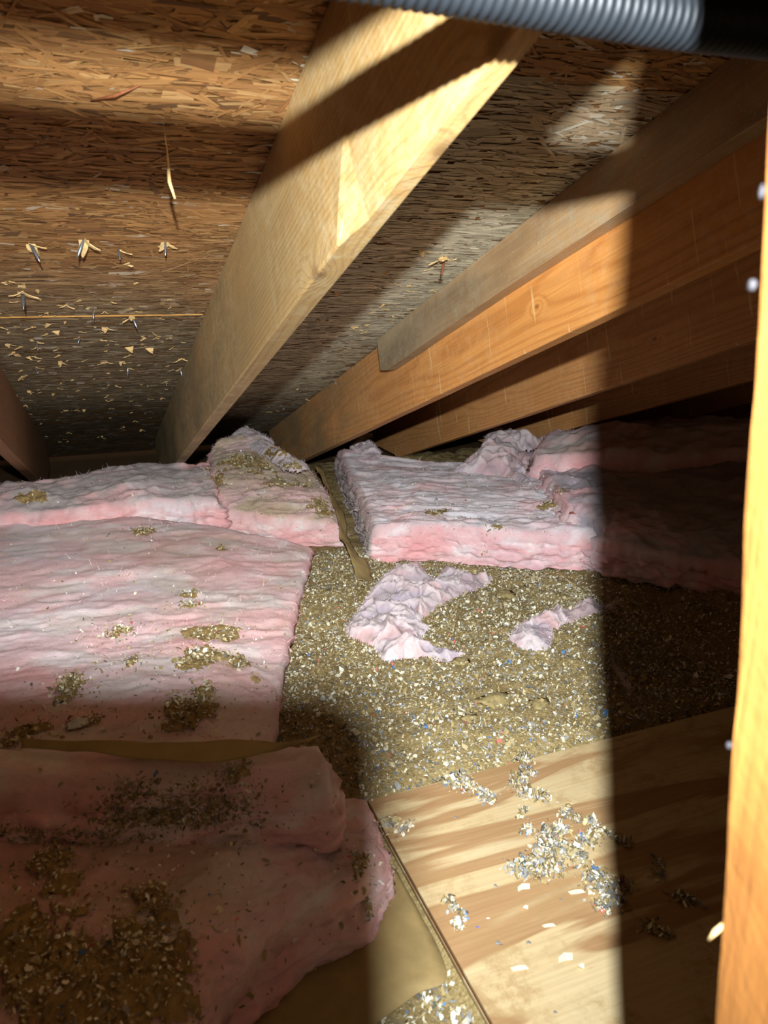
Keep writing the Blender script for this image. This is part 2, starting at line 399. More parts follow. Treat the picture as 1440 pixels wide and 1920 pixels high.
def put_splinter(x, s_, r, sc=1.0, k=None):
    k = r.integers(9) if k is None else k
    mw = Matrix.Translation((x, s_, -0.0012)) @ Matrix.Rotation(r.uniform(-0.7, 0.7) + (math.pi if r.random() < .5 else 0), 4, 'Z') @ Matrix.Diagonal((sc * r.uniform(.8, 1.3), sc * r.uniform(.7, 1.2), sc * r.uniform(.7, 1.3), 1))
    o = SPL[k][0]
    if not SPL[k][1]: SPL[k][1] = True; o.matrix_local = mw
    else: inst(o, ceil, mw)
r_ = np.random.default_rng(5)
for (px, py, sc, rust) in [(a_, b_, c_ * 1.3, d_) for (a_, b_, c_, d_) in [(57, 458, 1.5, 0), (157, 450, 1.4, 0), (222, 468, 1.0, 0), (310, 455, 1.1, 0), (42, 548, 1.7, 0), (247, 592, 1.35, 0), (174, 580, 1.0, 0), (68, 640, 1.1, 0), (833, 488, 1.5, 1), (338, 690, 1.2, 0), (65, 688, 1.0, 0), (625, 712, 1.0, 0), (150, 632, .8, 0), (530, 760, 1.0, 0), (240, 690, 1.1, 0), (310, 715, .8, 0)]]:
    p = deck(px, py)
    mw = Matrix.Translation((p.x, p.y, 0)) @ Matrix.Rotation(r_.normal(0, 0.25), 4, 'X') @ Matrix.Rotation(r_.normal(0, 0.25), 4, 'Y') @ Matrix.Scale(sc, 4)
    place(NAILR if rust else NAIL, NAILRU if rust else NAILU, mw)
    put_splinter(p.x, p.y, r_, sc * 1.05)
for (px, py, sc) in [(235, 495, 2.0), (40, 535, 1.7), (305, 570, 1.1), (242, 650, 1.8), (280, 652, 1.6), (30, 664, 1.8), (62, 668, 1.9), (112, 665, 1.2), (62, 612, 1.4), (88, 625, 1.2), (150, 622, 1.3), (115, 716, 1.8), (148, 765, 1.5), (340, 672, 1.8), (200, 657, 1.3), (100, 738, 1.2), (660, 612, 2.0), (690, 620, 1.4), (632, 655, 1.3), (590, 672, 1.8), (555, 705, 1.6), (560, 728, 1.7), (574, 748, 2.0), (518, 770, 1.2), (830, 482, 1.9), (790, 470, 1.2), (760, 545, 1.2), (720, 570, 1.3), (700, 585, 1.1), (740, 530, 1.1), (232, 800, 1.3), (245, 665, 1.5)]:
    p = deck(px, py); put_splinter(p.x, p.y, r_, sc)
n = 0
while n < 195:
    px, py = (r_.uniform(-20, 345), 520 + 320 * r_.random() ** 0.8) if n < 160 else (r_.uniform(500, 840), r_.uniform(440, 780))
    p = deck(px, py)
    if 0.27 < p.x < 0.34 or p.x > 0.85 or p.y > 4.2: continue
    put_splinter(p.x, p.y, r_, r_.uniform(0.7, 1.5)); n += 1
# long pale sliver hanging down, and a dark one
def sliver(pts, rad, mat):
    Vv, F = cyl(pts, rad, 6); return mk('splinter', Vv, F, mat, ceil)
p = deck(306, 235); sliver([(p.x, p.y, 0), (p.x + .002, p.y + .006, -.03), (p.x + .001, p.y + .012, -.075), (p.x + .006, p.y + .012, -.098)], [.0006, .0012, .0028, .0016], SPLINT)
p = deck(170, 188); q = deck(262, 158); sliver([(p.x, p.y, -.002), ((p.x + q.x) / 2, (p.y + q.y) / 2, -.006), (q.x, q.y, -.003)], [.001, .0022, .0008], RUST)

# ------------------------------------------------------------------ rafters
def rafter(name, x, mat, ymin=-1.3, y_end=4.3, dep=DEP, th=TH, wane=None, seed=1, top=0.0, notch=False, zcut=0.0):
    """board hung under the deck; its foot is cut level where it meets the wall plate"""
    s0, s1 = ymin, y_end
    m = 150; s_ = np.linspace(s0, s1, m)
    # cross-section corners (x, z): start top-left, clockwise seen from the eave
    prof = []
    e = 0.003
    pts = []
    for s in s_:
        yv = s * math.cos(SLOPE)
        bot = -dep
        zc = (roofz(0) - s * math.sin(SLOPE) - zcut) / math.cos(SLOPE)   # depth at which the level cut sits
        bot = max(bot, -max(zc, 0.004))
        ws = 0.0; wi = 0.0
        if wane:
            k = float(sm(wane[0], wane[0] - 0.05, np.array(s))); ws = wane[1] * k * (1 + 0.12 * math.sin(s * 9)); wi = wane[2] * k
        pts.append([(0, top), (0, min(bot + max(ws, e), -.001)), (wi * .35 + e * .2, bot + max(ws * 0.5, e * 0.4)), (max(wi, e), bot), (th - e, bot), (th, min(bot + e, -.001)), (th, top)])
    pts = np.array(pts); k = pts.shape[1]
    V = np.zeros((m, k, 3)); V[:, :, 0] = pts[:, :, 0]; V[:, :, 1] = s_[:, None]; V[:, :, 2] = pts[:, :, 1]
    nz = fbm(V.reshape(-1, 3) * np.array([40, 6, 40]) + seed * 9.1, 3, seed).reshape(m, k)
    V[:, :, 0] += 0.0012 * nz; V[:, 1:6, 2] += 0.0012 * nz[:, 1:6]
    V = V.reshape(-1, 3)
    i = np.arange(m - 1)[:, None] * k; j = np.arange(k)[None, :]; j2 = (j + 1) % k
    F = np.stack([i + j, i + k + j, i + k + j2, i + j2], 2).reshape(-1, 4)
    caps = np.array([list(range(k)), [(m - 1) * k + q for q in reversed(range(k))]])
    o = mk(name, V, [F, caps], mat, smooth=False)
    o.matrix_world = RM @ Matrix.Translation((x, 0, -0.003))
    return o
RG = 'roof rafters'
XA = 0.29
rafL = rafter('rafter', XA - 0.563, WOOD_L, seed=2); tag(rafL, 'dark shaded rafter at the left edge, only its lower end in view', 'rafter', RG)
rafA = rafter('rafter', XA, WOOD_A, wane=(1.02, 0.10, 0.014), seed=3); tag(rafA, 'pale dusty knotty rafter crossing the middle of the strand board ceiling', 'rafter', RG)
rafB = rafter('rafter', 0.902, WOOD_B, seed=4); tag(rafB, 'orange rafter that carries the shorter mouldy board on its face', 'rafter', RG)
rafC = rafter('rafter', 1.512, WOOD_C, seed=5); tag(rafC, 'brown rafter just behind the one with the board nailed on', 'rafter', RG)
rafD = rafter('rafter', 2.122, WOOD_C, seed=6); tag(rafD, 'third rafter to the right of the dusty knotty one, mostly dark', 'rafter', RG)
rafE = rafter('rafter', 2.732, WOOD_C, seed=7); tag(rafE, 'rafter at the far right lost in near darkness', 'rafter', RG)
rafF = rafter('rafter', 3.342, WOOD_C, seed=8); tag(rafF, 'last dark rafter beyond all others at the right', 'rafter', RG)
# sister board nailed on the left face of the orange rafter: its lower end is cut square with a small hooked toe
def sister():
    x1 = 0.902 - 0.0008; x0 = x1 - 0.037
    sE = 2.27 / math.cos(SLOPE); m = 90; s_ = np.linspace(-1.3, sE, m)
    d = 0.108; k = 6; e = 0.002; V = np.zeros((m, k, 3))
    for q, s in enumerate(s_):
        t = max(0.0, (s - (sE - 0.02)) / 0.02)
        b = -d + 0.010 * t * t - 0.004 * math.sin(s * 3)
        V[q] = [(x0, s, -.003), (x0, s, b + e), (x0 + e, s, b), (x1 - e, s, b), (x1, s, b + e), (x1, s, -.003)]
    nz = fbm(V.reshape(-1, 3) * np.array([40, 9, 40]), 3, 50).reshape(m, k); V[:, :2, 0] += 0.0012 * nz[:, :2] - 0.0006; V[:, 1:4, 2] += 0.0016 * nz[:, 1:4]
    V = V.reshape(-1, 3); i = np.arange(m - 1)[:, None] * k; j = np.arange(k)[None, :]; j2 = (j + 1) % k
    F = np.stack([i + j, i + k + j, i + k + j2, i + j2], 2).reshape(-1, 4)
    o = mk('sister_board', V, [F, np.array([list(range(k)), [(m - 1) * k + q for q in reversed(range(k))]])], WOOD_S, smooth=False)
    o.matrix_world = RM.copy()
    return o
sis = sister(); tag(sis, 'shorter greyish mouldy board nailed against the face of the orange rafter', 'board')

# ------------------------------------------------------------------ floor
V_, F_ = boxVF(-1.9, 4.6, -1.6, 4.7, -0.09, -0.06); tag(mk('floor', V_, F_, flat('attic_boards', L4(96, 74, 48), ns=12), smooth=False), kind='structure')
plyA = P(690, 1500, 0.02); PX0, PY1 = plyA[0], plyA[1]
def fh(x, y):
    p = np.stack([x, y, 0 * x], 1)
    h = 0.020 * fbm(p * 4.0, 3, 60) + 0.008 * fbm(p * 22, 3, 61) + 0.0035 * fbm(p * 110, 2, 62)
    dark = sm(1.0, 1.3, x)
    h += dark * (0.022 * np.maximum(fbm(p * 13, 3, 63), -0.3))
    inp = sm(PX0 - 0.10, PX0 - 0.01, x) * sm(PY1 + 0.06, PY1 + 0.0, y) * (x < 1.68)
    h = h * (1 - inp) + (-0.012 + 0.1 * h) * inp
    pit = sm(0.5, 0.40, x) * sm(0.98, 0.85, y) * sm(PX0 + .01, PX0 - .01, x)
    return h - 0.012 * pit
gx = np.arange(-1.3, 3.2, 0.010); gy = np.arange(0.15, 3.7, 0.010)
GX, GY = np.meshgrid(gx, gy, indexing='ij'); V_ = np.stack([GX.ravel(), GY.ravel(), fh(GX.ravel(), GY.ravel())], 1)
bed = mk('loose_fill', V_, gridF(len(gx), len(gy)), LOOSE)
tag(bed, 'tan bed of loose blown cellulose insulation covering the attic floor', 'insulation', kind='stuff')
def flakes(C, r, l0=0.004, l1=0.013, tilt=0.55, pal=None, prob=None, N=None):
    n = len(C)
    ln = r.lognormal(math.log((l0 * l1) ** 0.5), 0.42, n); wd_ = ln * r.uniform(0.22, 0.7, n)
    a = r.uniform(0, 2 * math.pi, n); t1 = r.normal(0, tilt, n); t2 = r.normal(0, tilt, n)
    ux = np.stack([np.cos(a) * np.cos(t1), np.sin(a) * np.cos(t1), np.sin(t1)], 1)
    vx = np.stack([-np.sin(a) * np.cos(t2), np.cos(a) * np.cos(t2), np.sin(t2)], 1)
    nx = np.cross(ux, vx)
    loc = np.array([[-.5, -.4], [-.45, .5], [0.05, -.55], [-.05, .5], [.5, -.3], [.42, .38]])
    bd = np.array([0, 0, 1, 1, 0, 0]); j = r.normal(0, 0.09, (n, 6, 2)); cur = r.normal(0, 0.22, n) * ln
    V = C[:, None, :] + ((loc[None, :, 0] + j[:, :, 0]) * ln[:, None])[:, :, None] * ux[:, None, :] + ((loc[None, :, 1] + j[:, :, 1]) * wd_[:, None])[:, :, None] * vx[:, None, :] + (bd[None, :] * cur[:, None])[:, :, None] * nx[:, None, :]
    b = (np.arange(n) * 6)[:, None]
    F = np.concatenate([b + np.array([[0, 2, 3, 1]]), b + np.array([[2, 4, 5, 3]])])
    c = pal[r.choice(len(pal), n, p=prob)] * r.uniform(0.75, 1.2, n)[:, None]
    return V.reshape(-1, 3), F, np.repeat(np.clip(c, 0, 0.92), 6, 0)
PAL = np.array([lin(160, 142, 96), lin(130, 114, 74), lin(182, 166, 124), lin(226, 220, 190), lin(240, 240, 226), lin(156, 156, 150), lin(112, 112, 108), lin(80, 120, 170), lin(200, 110, 100), lin(70, 80, 70)])
PR1 = [.24, .14, .20, .22, .08, .07, .030, .007, .005, .008]
PR2 = [.17, .15, .13, .13, .05, .20, .14, .014, .008, .008]
r_ = np.random.default_rng(9)
def floor_flakes(n, x0, x1, y0, y1):
    x = r_.uniform(x0, x1, n); y = r_.uniform(y0, y1, n)
    return np.stack([x, y, fh(x, y) + r_.uniform(0.0, 0.005, n)], 1)
C1 = floor_flakes(60000, 0.15, 1.35, 0.95, 2.35); C1 = C1[~((C1[:, 0] > PX0 - .005) & (C1[:, 1] < PY1 + .004))]
near = C1[:, 1] < 1.45 + 0.1 * r_.normal(size=len(C1))
a = flakes(C1[near], r_, .0035, .009, .5, PAL, PR2); b = flakes(C1[~near], r_, .0035, .010, .5, PAL, PR1)
C2 = floor_flakes(16000, 1.2, 2.3, 0.9, 2.2); C2 = C2[~((C2[:, 0] < 1.7) & (C2[:, 1] < PY1 + .004))]; c = flakes(C2, r_, .004, .012, .5, PAL, PR1)
C3 = floor_flakes(6000, 0.1, PX0 - 0.006, 0.35, 0.98); d = flakes(C3, r_, .004, .013, .5, PAL, PR2)
PALELUMP = flat('felted_cellulose', L4(160, 144, 100), ns=160, amt=0.6, bump=0.3)
def joinm(*ms):
    Vs = []; Fs = []; Cs = []; o = 0
    for (v, f, c_) in ms: Vs.append(v); Fs.append(f + o); Cs.append(c_); o += len(v)
    return np.concatenate(Vs), np.concatenate(Fs), np.concatenate(Cs)
Vv, F, cc = joinm(a, b, c, d)
tag(mk('paper_flakes', Vv, F, FLAKE, col=cc, smooth=False), 'shredded grey white and tan paper flakes lying over the floor insulation', 'insulation', kind='stuff')

# ------------------------------------------------------------------ insulation batts
PINK = lin(238, 196, 194); PALE = lin(246, 230, 228); DEEP = lin(236, 158, 156); GREY = lin(196, 184, 176); DUST = lin(176, 156, 126); LILAC = lin(206, 190, 202)
def cubic(G, n):
    """Catmull-Rom resample of control rows G (k, ...) at n points"""
    k = len(G); t = np.linspace(0, k - 1, n); i = np.clip(t.astype(int), 0, k - 2); f = t - i
    p = lambda q: G[np.clip(q, 0, k - 1)]
    P0 = np.where((i > 0).reshape(-1, *[1] * (G.ndim - 1)), p(i - 1), 2 * p(i) - p(i + 1)); P3 = np.where((i < k - 2).reshape(-1, *[1] * (G.ndim - 1)), p(i + 2), 2 * p(i + 1) - p(i))
    f = f.reshape(-1, *[1] * (G.ndim - 1)); P1 = p(i); P2 = p(i + 1)
    return 0.5 * (2 * P1 + (P2 - P0) * f + (2 * P0 - 5 * P1 + 4 * P2 - P3) * f ** 2 + (3 * P1 - P0 - 3 * P2 + P3) * f ** 3)
TRI = []   # (V, F) of everything debris can fall on
def batt(name, G, h, res=0.007, rnd=0.02, amp=0.012, dusty=0.35, seed=1, bulge=0.012, zb=None, fibers=1200, tear=0.012, wr=(1.0, 2.2), parent=None, lilac=0.15, dustcol=None, mid=0.4, under=0.0, turn=0.0, fl=(0.006, 0.02, 0.0006), leftgrey=False, fq=1.0):
    """soft slab: G = control grid [front..back][left..right] of top points, h = thickness"""
    G = np.array(G, float)
    Ls = np.linalg.norm(np.diff(G.mean(0), axis=0), axis=1).sum(); Lt = np.linalg.norm(np.diff(G.mean(1), axis=0), axis=1).sum()
    ns = max(8, int(Ls / res)); nt = max(8, int(Lt / res)); nv_ = max(5, int(h / res))
    top = cubic(np.swapaxes(cubic(G, nt), 0, 1), ns)            # (ns, nt, 3)
    idx = {}
    # top grid vertices
    ii, jj = np.meshgrid(np.arange(ns), np.arange(nt), indexing='ij')
    s_ = ii.ravel() / (ns - 1); t_ = jj.ravel() / (nt - 1)
    Vt = top.reshape(-1, 3).copy()
    ds = np.minimum(s_, 1 - s_) * Ls; dt = np.minimum(t_, 1 - t_) * Lt
    dd = np.minimum(ds, dt)
    rr_ = np.clip(1 - dd / rnd, 0, 1); drop = rnd * (1 - np.sqrt(np.clip(1 - rr_ ** 2, 0, 1)))
    Vt[:, 2] -= drop
    # perimeter loop
    per = [(i, 0) for i in range(ns)] + [(ns - 1, j) for j in range(1, nt)] + [(i, nt - 1) for i in range(ns - 2, -1, -1)] + [(0, j) for j in range(nt - 2, 0, -1)]
    per = np.array(per); pidx = per[:, 0] * nt + per[:, 1]; np_ = len(per)
    pt = Vt[pidx]; tn = np.roll(pt, -1, 0) - np.roll(pt, 1, 0); on_ = np.stack([tn[:, 1], -tn[:, 0], 0 * tn[:, 0]], 1); on_ /= np.linalg.norm(on_, axis=1)[:, None] + 1e-9
    for _ in range(6): on_ = (np.roll(on_, 1, 0) + on_ * 2 + np.roll(on_, -1, 0)) / 4
    rows = [Vt]; prow = [np.ones(len(Vt))]
    hh = (pt[:, 2] - (zb if zb is not None else pt[:, 2] - h + rnd)); 
    for q in range(1, nv_ + 1):
        f = q / nv_
        w_ = pt.copy(); w_[:, 2] -= hh * f; w_ += on_ * (bulge * math.sin(f * math.pi * 0.9) - under * f ** 0.8)
        rows.append(w_); prow.append(np.full(np_, 1 - f))
    V = np.concatenate(rows); vv = np.concatenate(prow); nT = ns * nt
    F = [gridF(ns, nt)]
    prev = pidx
    for q in range(nv_):
        cur = nT + q * np_ + np.arange(np_)
        F.append(np.stack([prev, cur, np.roll(cur, -1), np.roll(prev, -1)], 1)); prev = cur
    F = np.concatenate(F)
    # orientation: make the top face up
    a_, b_, c_ = V[F[0, 0]], V[F[0, 1]], V[F[0, 2]]
    if np.cross(b_ - a_, c_ - a_)[2] < 0: F = F[:, ::-1]
    fn = np.cross(V[F[:, 2]] - V[F[:, 0]], V[F[:, 3]] - V[F[:, 1]])
    N = np.zeros_like(V)
    for q in range(4): np.add.at(N, F[:, q], fn)
    N /= np.linalg.norm(N, axis=1)[:, None] + 1e-12
    side = np.zeros(len(V)); side[nT:] = 1
    sd = np.concatenate([sm(rnd, 0, dd), np.ones(len(V) - nT)])
    # coordinates for the wrinkles: long folds along the width, layers on the cut sides
    Q = V + 0.035 * np.stack([fbm(V * 7, 2, seed + 5), fbm(V * 7, 2, seed + 6), fbm(V * 7, 2, seed + 7)], 1)
    ct_, st_ = math.cos(turn), math.sin(turn)
    QT = np.stack([Q[:, 0] * ct_ + Q[:, 1] * st_, -Q[:, 0] * st_ + Q[:, 1] * ct_, Q[:, 2]], 1)
    ft = fq * QT * np.array([wr[0] * 7, wr[1] * 7, 12])
    dtop = 0.9 * fbm(ft * 0.55, 3, seed) + 0.55 * ridge(ft * 1.3, 4, seed + 20) * mid / 0.4 + 0.25 * fbm(ft * 6, 3, seed + 30)
    fs = Q * np.array([9, 9, 46]); dside = 0.8 * ridge(fs, 3, seed + 40) + 0.4 * fbm(fs * 2.6, 3, seed + 41)
    disp = amp * (dtop * (1 - sd) + 0.75 * dside * sd)
    V = V + N * disp[:, None]
    tr = sd * tear * fbm(V * np.array([26, 26, 70]), 3, seed + 50); V += np.concatenate([np.zeros((nT, 3)), np.tile(on_, (nv_, 1))]) * tr[:, None]
    # colour
    k1 = fbm(Q * 5, 3, seed + 60); k2 = fbm(Q * np.array([9, 14, 20]), 4, seed + 61); k3 = fbm(Q * np.array([6, 10, 10]), 3, seed + 62)
    c = PINK[None] + (PALE - PINK)[None] * sm(-0.15, 0.35, k2)[:, None]
    c = c + (DEEP - c) * (0.5 * sm(0.08, 0.5, k1))[:, None]
    c = c + (LILAC - c) * (sm(0.0, 0.4, -k1) * lilac * 2)[:, None]
    dc = GREY[None] + (DUST - GREY)[None] * sm(-0.2, 0.3, k3)[:, None] if dustcol is None else np.asarray(dustcol)[None] + 0 * c
    dw = np.clip(dusty * 1.6 * sm(-0.55, 0.45, 0.6 * k3 + 0.5 * k2 - 0.25 * dtop + (dusty - 0.4)), 0, 0.95) * (1 - 0.85 * sd)
    c = c + (dc - c) * dw[:, None]
    lay = sd * sm(0.0, 0.6, dside); c = c + (DEEP - c) * (0.45 * lay)[:, None]; c = c + (PALE - c) * (sd * sm(0.1, 0.6, -dside) * 0.5)[:, None]
    if leftgrey:
        lg = np.concatenate([sm(0.04, 0.0, s_ * Ls) * 0.6, np.tile((per[:, 0] == 0) * 0.9, nv_)])
        c = c + ((GREY * .9) * (0.85 + 0.3 * k2[:, None]) - c) * lg[:, None]
    o = mk(name, V, F, BATT, parent, col=c)
    TRI.append((V, F))
    # loose fibres along torn edges and here and there on top
    r = np.random.default_rng(seed + 99)
    w8 = sd + 0.12; pick = r.choice(len(V), fibers, p=w8 / w8.sum())
    fv, ff, fc = fuzz(V[pick], N[pick], c[pick], r, *fl)
    tag(mk('fibers', fv, ff, FIBER, o, col=fc), kind='stuff')
    return o
def fuzz(C, N, c, r, l0=0.006, l1=0.02, w0=0.0006):
    n = len(C); L = r.uniform(l0, l1, n); d = N * 0.5 + r.normal(0, 0.6, (n, 3)); d /= np.linalg.norm(d, axis=1)[:, None]
    b = r.normal(0, 1, (n, 3)); b -= d * (b * d).sum(1)[:, None]; b /= np.linalg.norm(b, axis=1)[:, None]; e = np.cross(d, b)
    V = np.zeros((n, 8, 3)); cur = r.uniform(0.2, 0.9, n)
    for q in range(4):
        f = q / 3; p = C + d * (L * f)[:, None] + b * (L * cur * f * f)[:, None]; w_ = w0 * (1 - 0.8 * f)
        V[:, q * 2] = p - e * w_; V[:, q * 2 + 1] = p + e * w_
    bb = (np.arange(n) * 8)[:, None]
    F = np.concatenate([bb + np.array([[q, q + 1, q + 3, q + 2]]) for q in (0, 2, 4)])
    return V.reshape(-1, 3), F, np.repeat(np.clip(c * 1.08, 0, .95), 8, 0)

BG = 'pink fiberglass batts'
row = lambda *p: [P(*q) for q in p]
b1 = batt('insulation_batt', [row((-300, 1420, .14), (100, 1430, .145), (340, 1425, .13), (506, 1412, .085)),
                              row((-300, 1255, .16), (100, 1262, .16), (350, 1265, .15), (532, 1260, .10)),
                              row((-300, 1120, .16), (100, 1118, .165), (350, 1120, .15), (560, 1125, .11)),
                              row((-300, 950, .15), (90, 958, .15), (350, 975, .14), (588, 1024, .10))], 0.12, 0.007, 0.025, 0.010, 0.30, 3, zb=0.0, fibers=3500, under=0.09, bulge=0.004)
tag(b1, 'large pale pink batt with tan dirt patches, lying at the left', 'insulation', BG)
b2 = batt('insulation_batt', [row((-300, 985, .19), (60, 962, .19), (260, 945, .18), (415, 940, .15)),
                              row((-300, 945, .22), (60, 930, .21), (250, 905, .21), (400, 900, .18)),
                              row((-300, 925, .20), (60, 903, .20), (220, 872, .21), (385, 866, .20))], 0.17, 0.007, 0.03, 0.040, 0.62, 11, zb=0.0, fibers=2500, wr=(0.8, 1.5), mid=0.35, turn=0.5, fq=0.55, dustcol=lin(170, 160, 156))
tag(b2, 'grey dust-covered batt under the eave behind the large pale batt', 'insulation', BG)
b3 = batt('insulation_batt', [row((426, 955, .11), (500, 968, .10), (570, 975, .09), (640, 985, .075)),
                              row((400, 905, .16), (480, 915, .15), (560, 925, .13), (625, 940, .10)),
                              row((392, 850, .19), (450, 850, .19), (520, 862, .17), (590, 890, .12)),
                              row((405, 822, .23), (450, 816, .23), (500, 826, .21), (545, 858, .13))], 0.10, 0.007, 0.03, 0.020, 0.58, 21, zb=0.0, fibers=2500, dustcol=lin(188, 168, 132))
tag(b3, 'tan gritty batt wedged between the knotty rafter and the orange rafter', 'insulation', BG)
b4 = batt('insulation_batt', [row((697, 990, .115), (830, 985, .125), (960, 998, .12), (1090, 1000, .12), (1240, 1010, .11)),
                              row((672, 925, .135), (800, 925, .14), (950, 932, .14), (1090, 930, .14), (1260, 940, .13)),
                              row((632, 842, .145), (740, 858, .13), (860, 864, .13), (960, 868, .13), (1100, 875, .13))], 0.12, 0.007, 0.032, 0.020, 0.55, 31, zb=0.0, tear=0.02, fibers=3500, wr=(0.7, 2.4), dustcol=lin(232, 228, 232), bulge=0.006, turn=-0.45, leftgrey=True)
tag(b4, 'grey-topped batt with pink cut front, right of the standing kraft paper', 'insulation', BG)
b5 = batt('insulation_batt', [row((1085, 1005, .10), (1180, 1020, .12), (1290, 1045, .10), (1420, 1060, .10), (1600, 1060, .12)),
                              row((1060, 940, .19), (1170, 950, .20), (1300, 975, .19), (1450, 940, .22), (1650, 950, .2)),
                              row((1010, 880, .18), (1150, 880, .20), (1300, 880, .21), (1500, 870, .24), (1700, 880, .2)),
                              row((960, 850, .17), (1120, 840, .19), (1300, 840, .2), (1500, 840, .22), (1700, 850, .2))], 0.16, 0.009, 0.04, 0.035, 0.6, 41, fq=0.7, mid=0.3, dustcol=lin(168, 160, 168), zb=0.0, fibers=2500, wr=(1.3, 1.3), tear=0.03)
tag(b5, 'tumbled pink batt lying in the dark shadow at the right', 'insulation', BG)
b6 = batt('insulation_batt', [row((1000, 850, .24), (1150, 850, .27), (1300, 850, .27), (1500, 850, .26)),
                              row((1010, 828, .24), (1150, 812, .30), (1280, 800, .33), (1480, 820, .3)),
                              row((1030, 818, .2), (1160, 795, .28), (1280, 785, .32), (1470, 800, .3))], 0.22, 0.014, 0.05, 0.04, 0.4, 51, fq=0.7, mid=0.3, zb=0.0, fibers=900, wr=(1.3, 1.3), tear=0.03)
tag(b6, 'heaped pink batt far back in the dark under the last rafters', 'insulation', BG)
# folded pair at the lower left
b8 = batt('insulation_batt', [row((-250, 2250, .19), (150, 2200, .19), (340, 2040, .16), (405, 1890, .10)),
                              row((-250, 1880, .20), (150, 1860, .20), (400, 1780, .19), (525, 1735, .12)),
                              row((-250, 1660, .20), (150, 1655, .20), (450, 1625, .19), (708, 1612, .12)),
                              row((-250, 1500, .15), (150, 1500, .15), (470, 1480, .14), (692, 1492, .09))], 0.12, 0.005, 0.035, 0.020, 0.36, 61, zb=0.015, fibers=3000, lilac=0.05, fl=(0.003, 0.009, 0.0003))
tag(b8, 'nearest pink batt at the lower left with a big patch of loose fill', 'insulation', BG)
b7 = batt('insulation_batt', [row((-250, 1490, .245), (150, 1490, .25), (400, 1488, .245), (622, 1492, .235)),
                              row((-250, 1440, .275), (150, 1440, .275), (400, 1436, .27), (620, 1432, .262)),
                              row((-250, 1410, .26), (150, 1404, .26), (400, 1398, .26), (596, 1386, .255))], 0.10, 0.005, 0.025, 0.014, 0.34, 71, zb=0.155, fibers=3000, lilac=0.05, fl=(0.003, 0.009, 0.0003))
tag(b7, 'folded-over pink batt edge behind the nearest one, topped by a kraft paper strip', 'insulation', BG)

def sheet(name, A, B, n, mat, parent, th=0.0012, nz=0.004, seed=1):
    """strip of paper between two polylines A and B (k,3)"""
    A = cubic(np.array(A, float), n); B = cubic(np.array(B, float), n); m = 7
    f = np.linspace(0, 1, m)[None, :, None]
    V = (A[:, None] * (1 - f) + B[:, None] * f).reshape(-1, 3)
    d = fbm(V * 14, 3, seed); V = V + np.stack([d * nz * .4, d * nz * .4, d * nz], 1)
    F = gridF(n, m)
    o = mk(name, V, F, mat, parent); s_ = o.modifiers.new('solid', 'SOLIDIFY'); s_.thickness = th; s_.offset = 0
    return o
sheet('kraft_facing', [P(38, 1388, .295), P(150, 1389, .297), (P(300, 1390, .297)), P(440, 1389, .295), P(540, 1388, .29), P(600, 1376, .275)],
      [P(40, 1406, .285), P(150, 1408, .29), P(270, 1420, .293), P(400, 1428, .29), P(500, 1410, .285), P(602, 1379, .273)], 60, KRAFT, b7, nz=0.005, seed=3)
kq = lambda px, py, z: P(px, py, z)
sheet('kraft_facing', [kq(420, 1990, .028), kq(560, 1800, .03), kq(650, 1690, .03), kq(705, 1600, .028)],
      [kq(600, 1990, .024), kq(770, 1872, .026), kq(838, 1815, .026), kq(745, 1630, .022)], 40, KRAFT, b8, nz=0.006, seed=5)
sheet('kraft_facing', [P(590, 872, .15), P(612, 915, .13), P(632, 970, .11), P(640, 1010, .08), P(655, 1045, .05), P(672, 1085, .02)],
      [P(602, 872, .14), P(619, 915, .118), P(646, 968, .09), P(656, 1012, .06), P(688, 1056, .022), P(704, 1088, .004)], 60, KRAFT, b4, nz=0.016, seed=6)

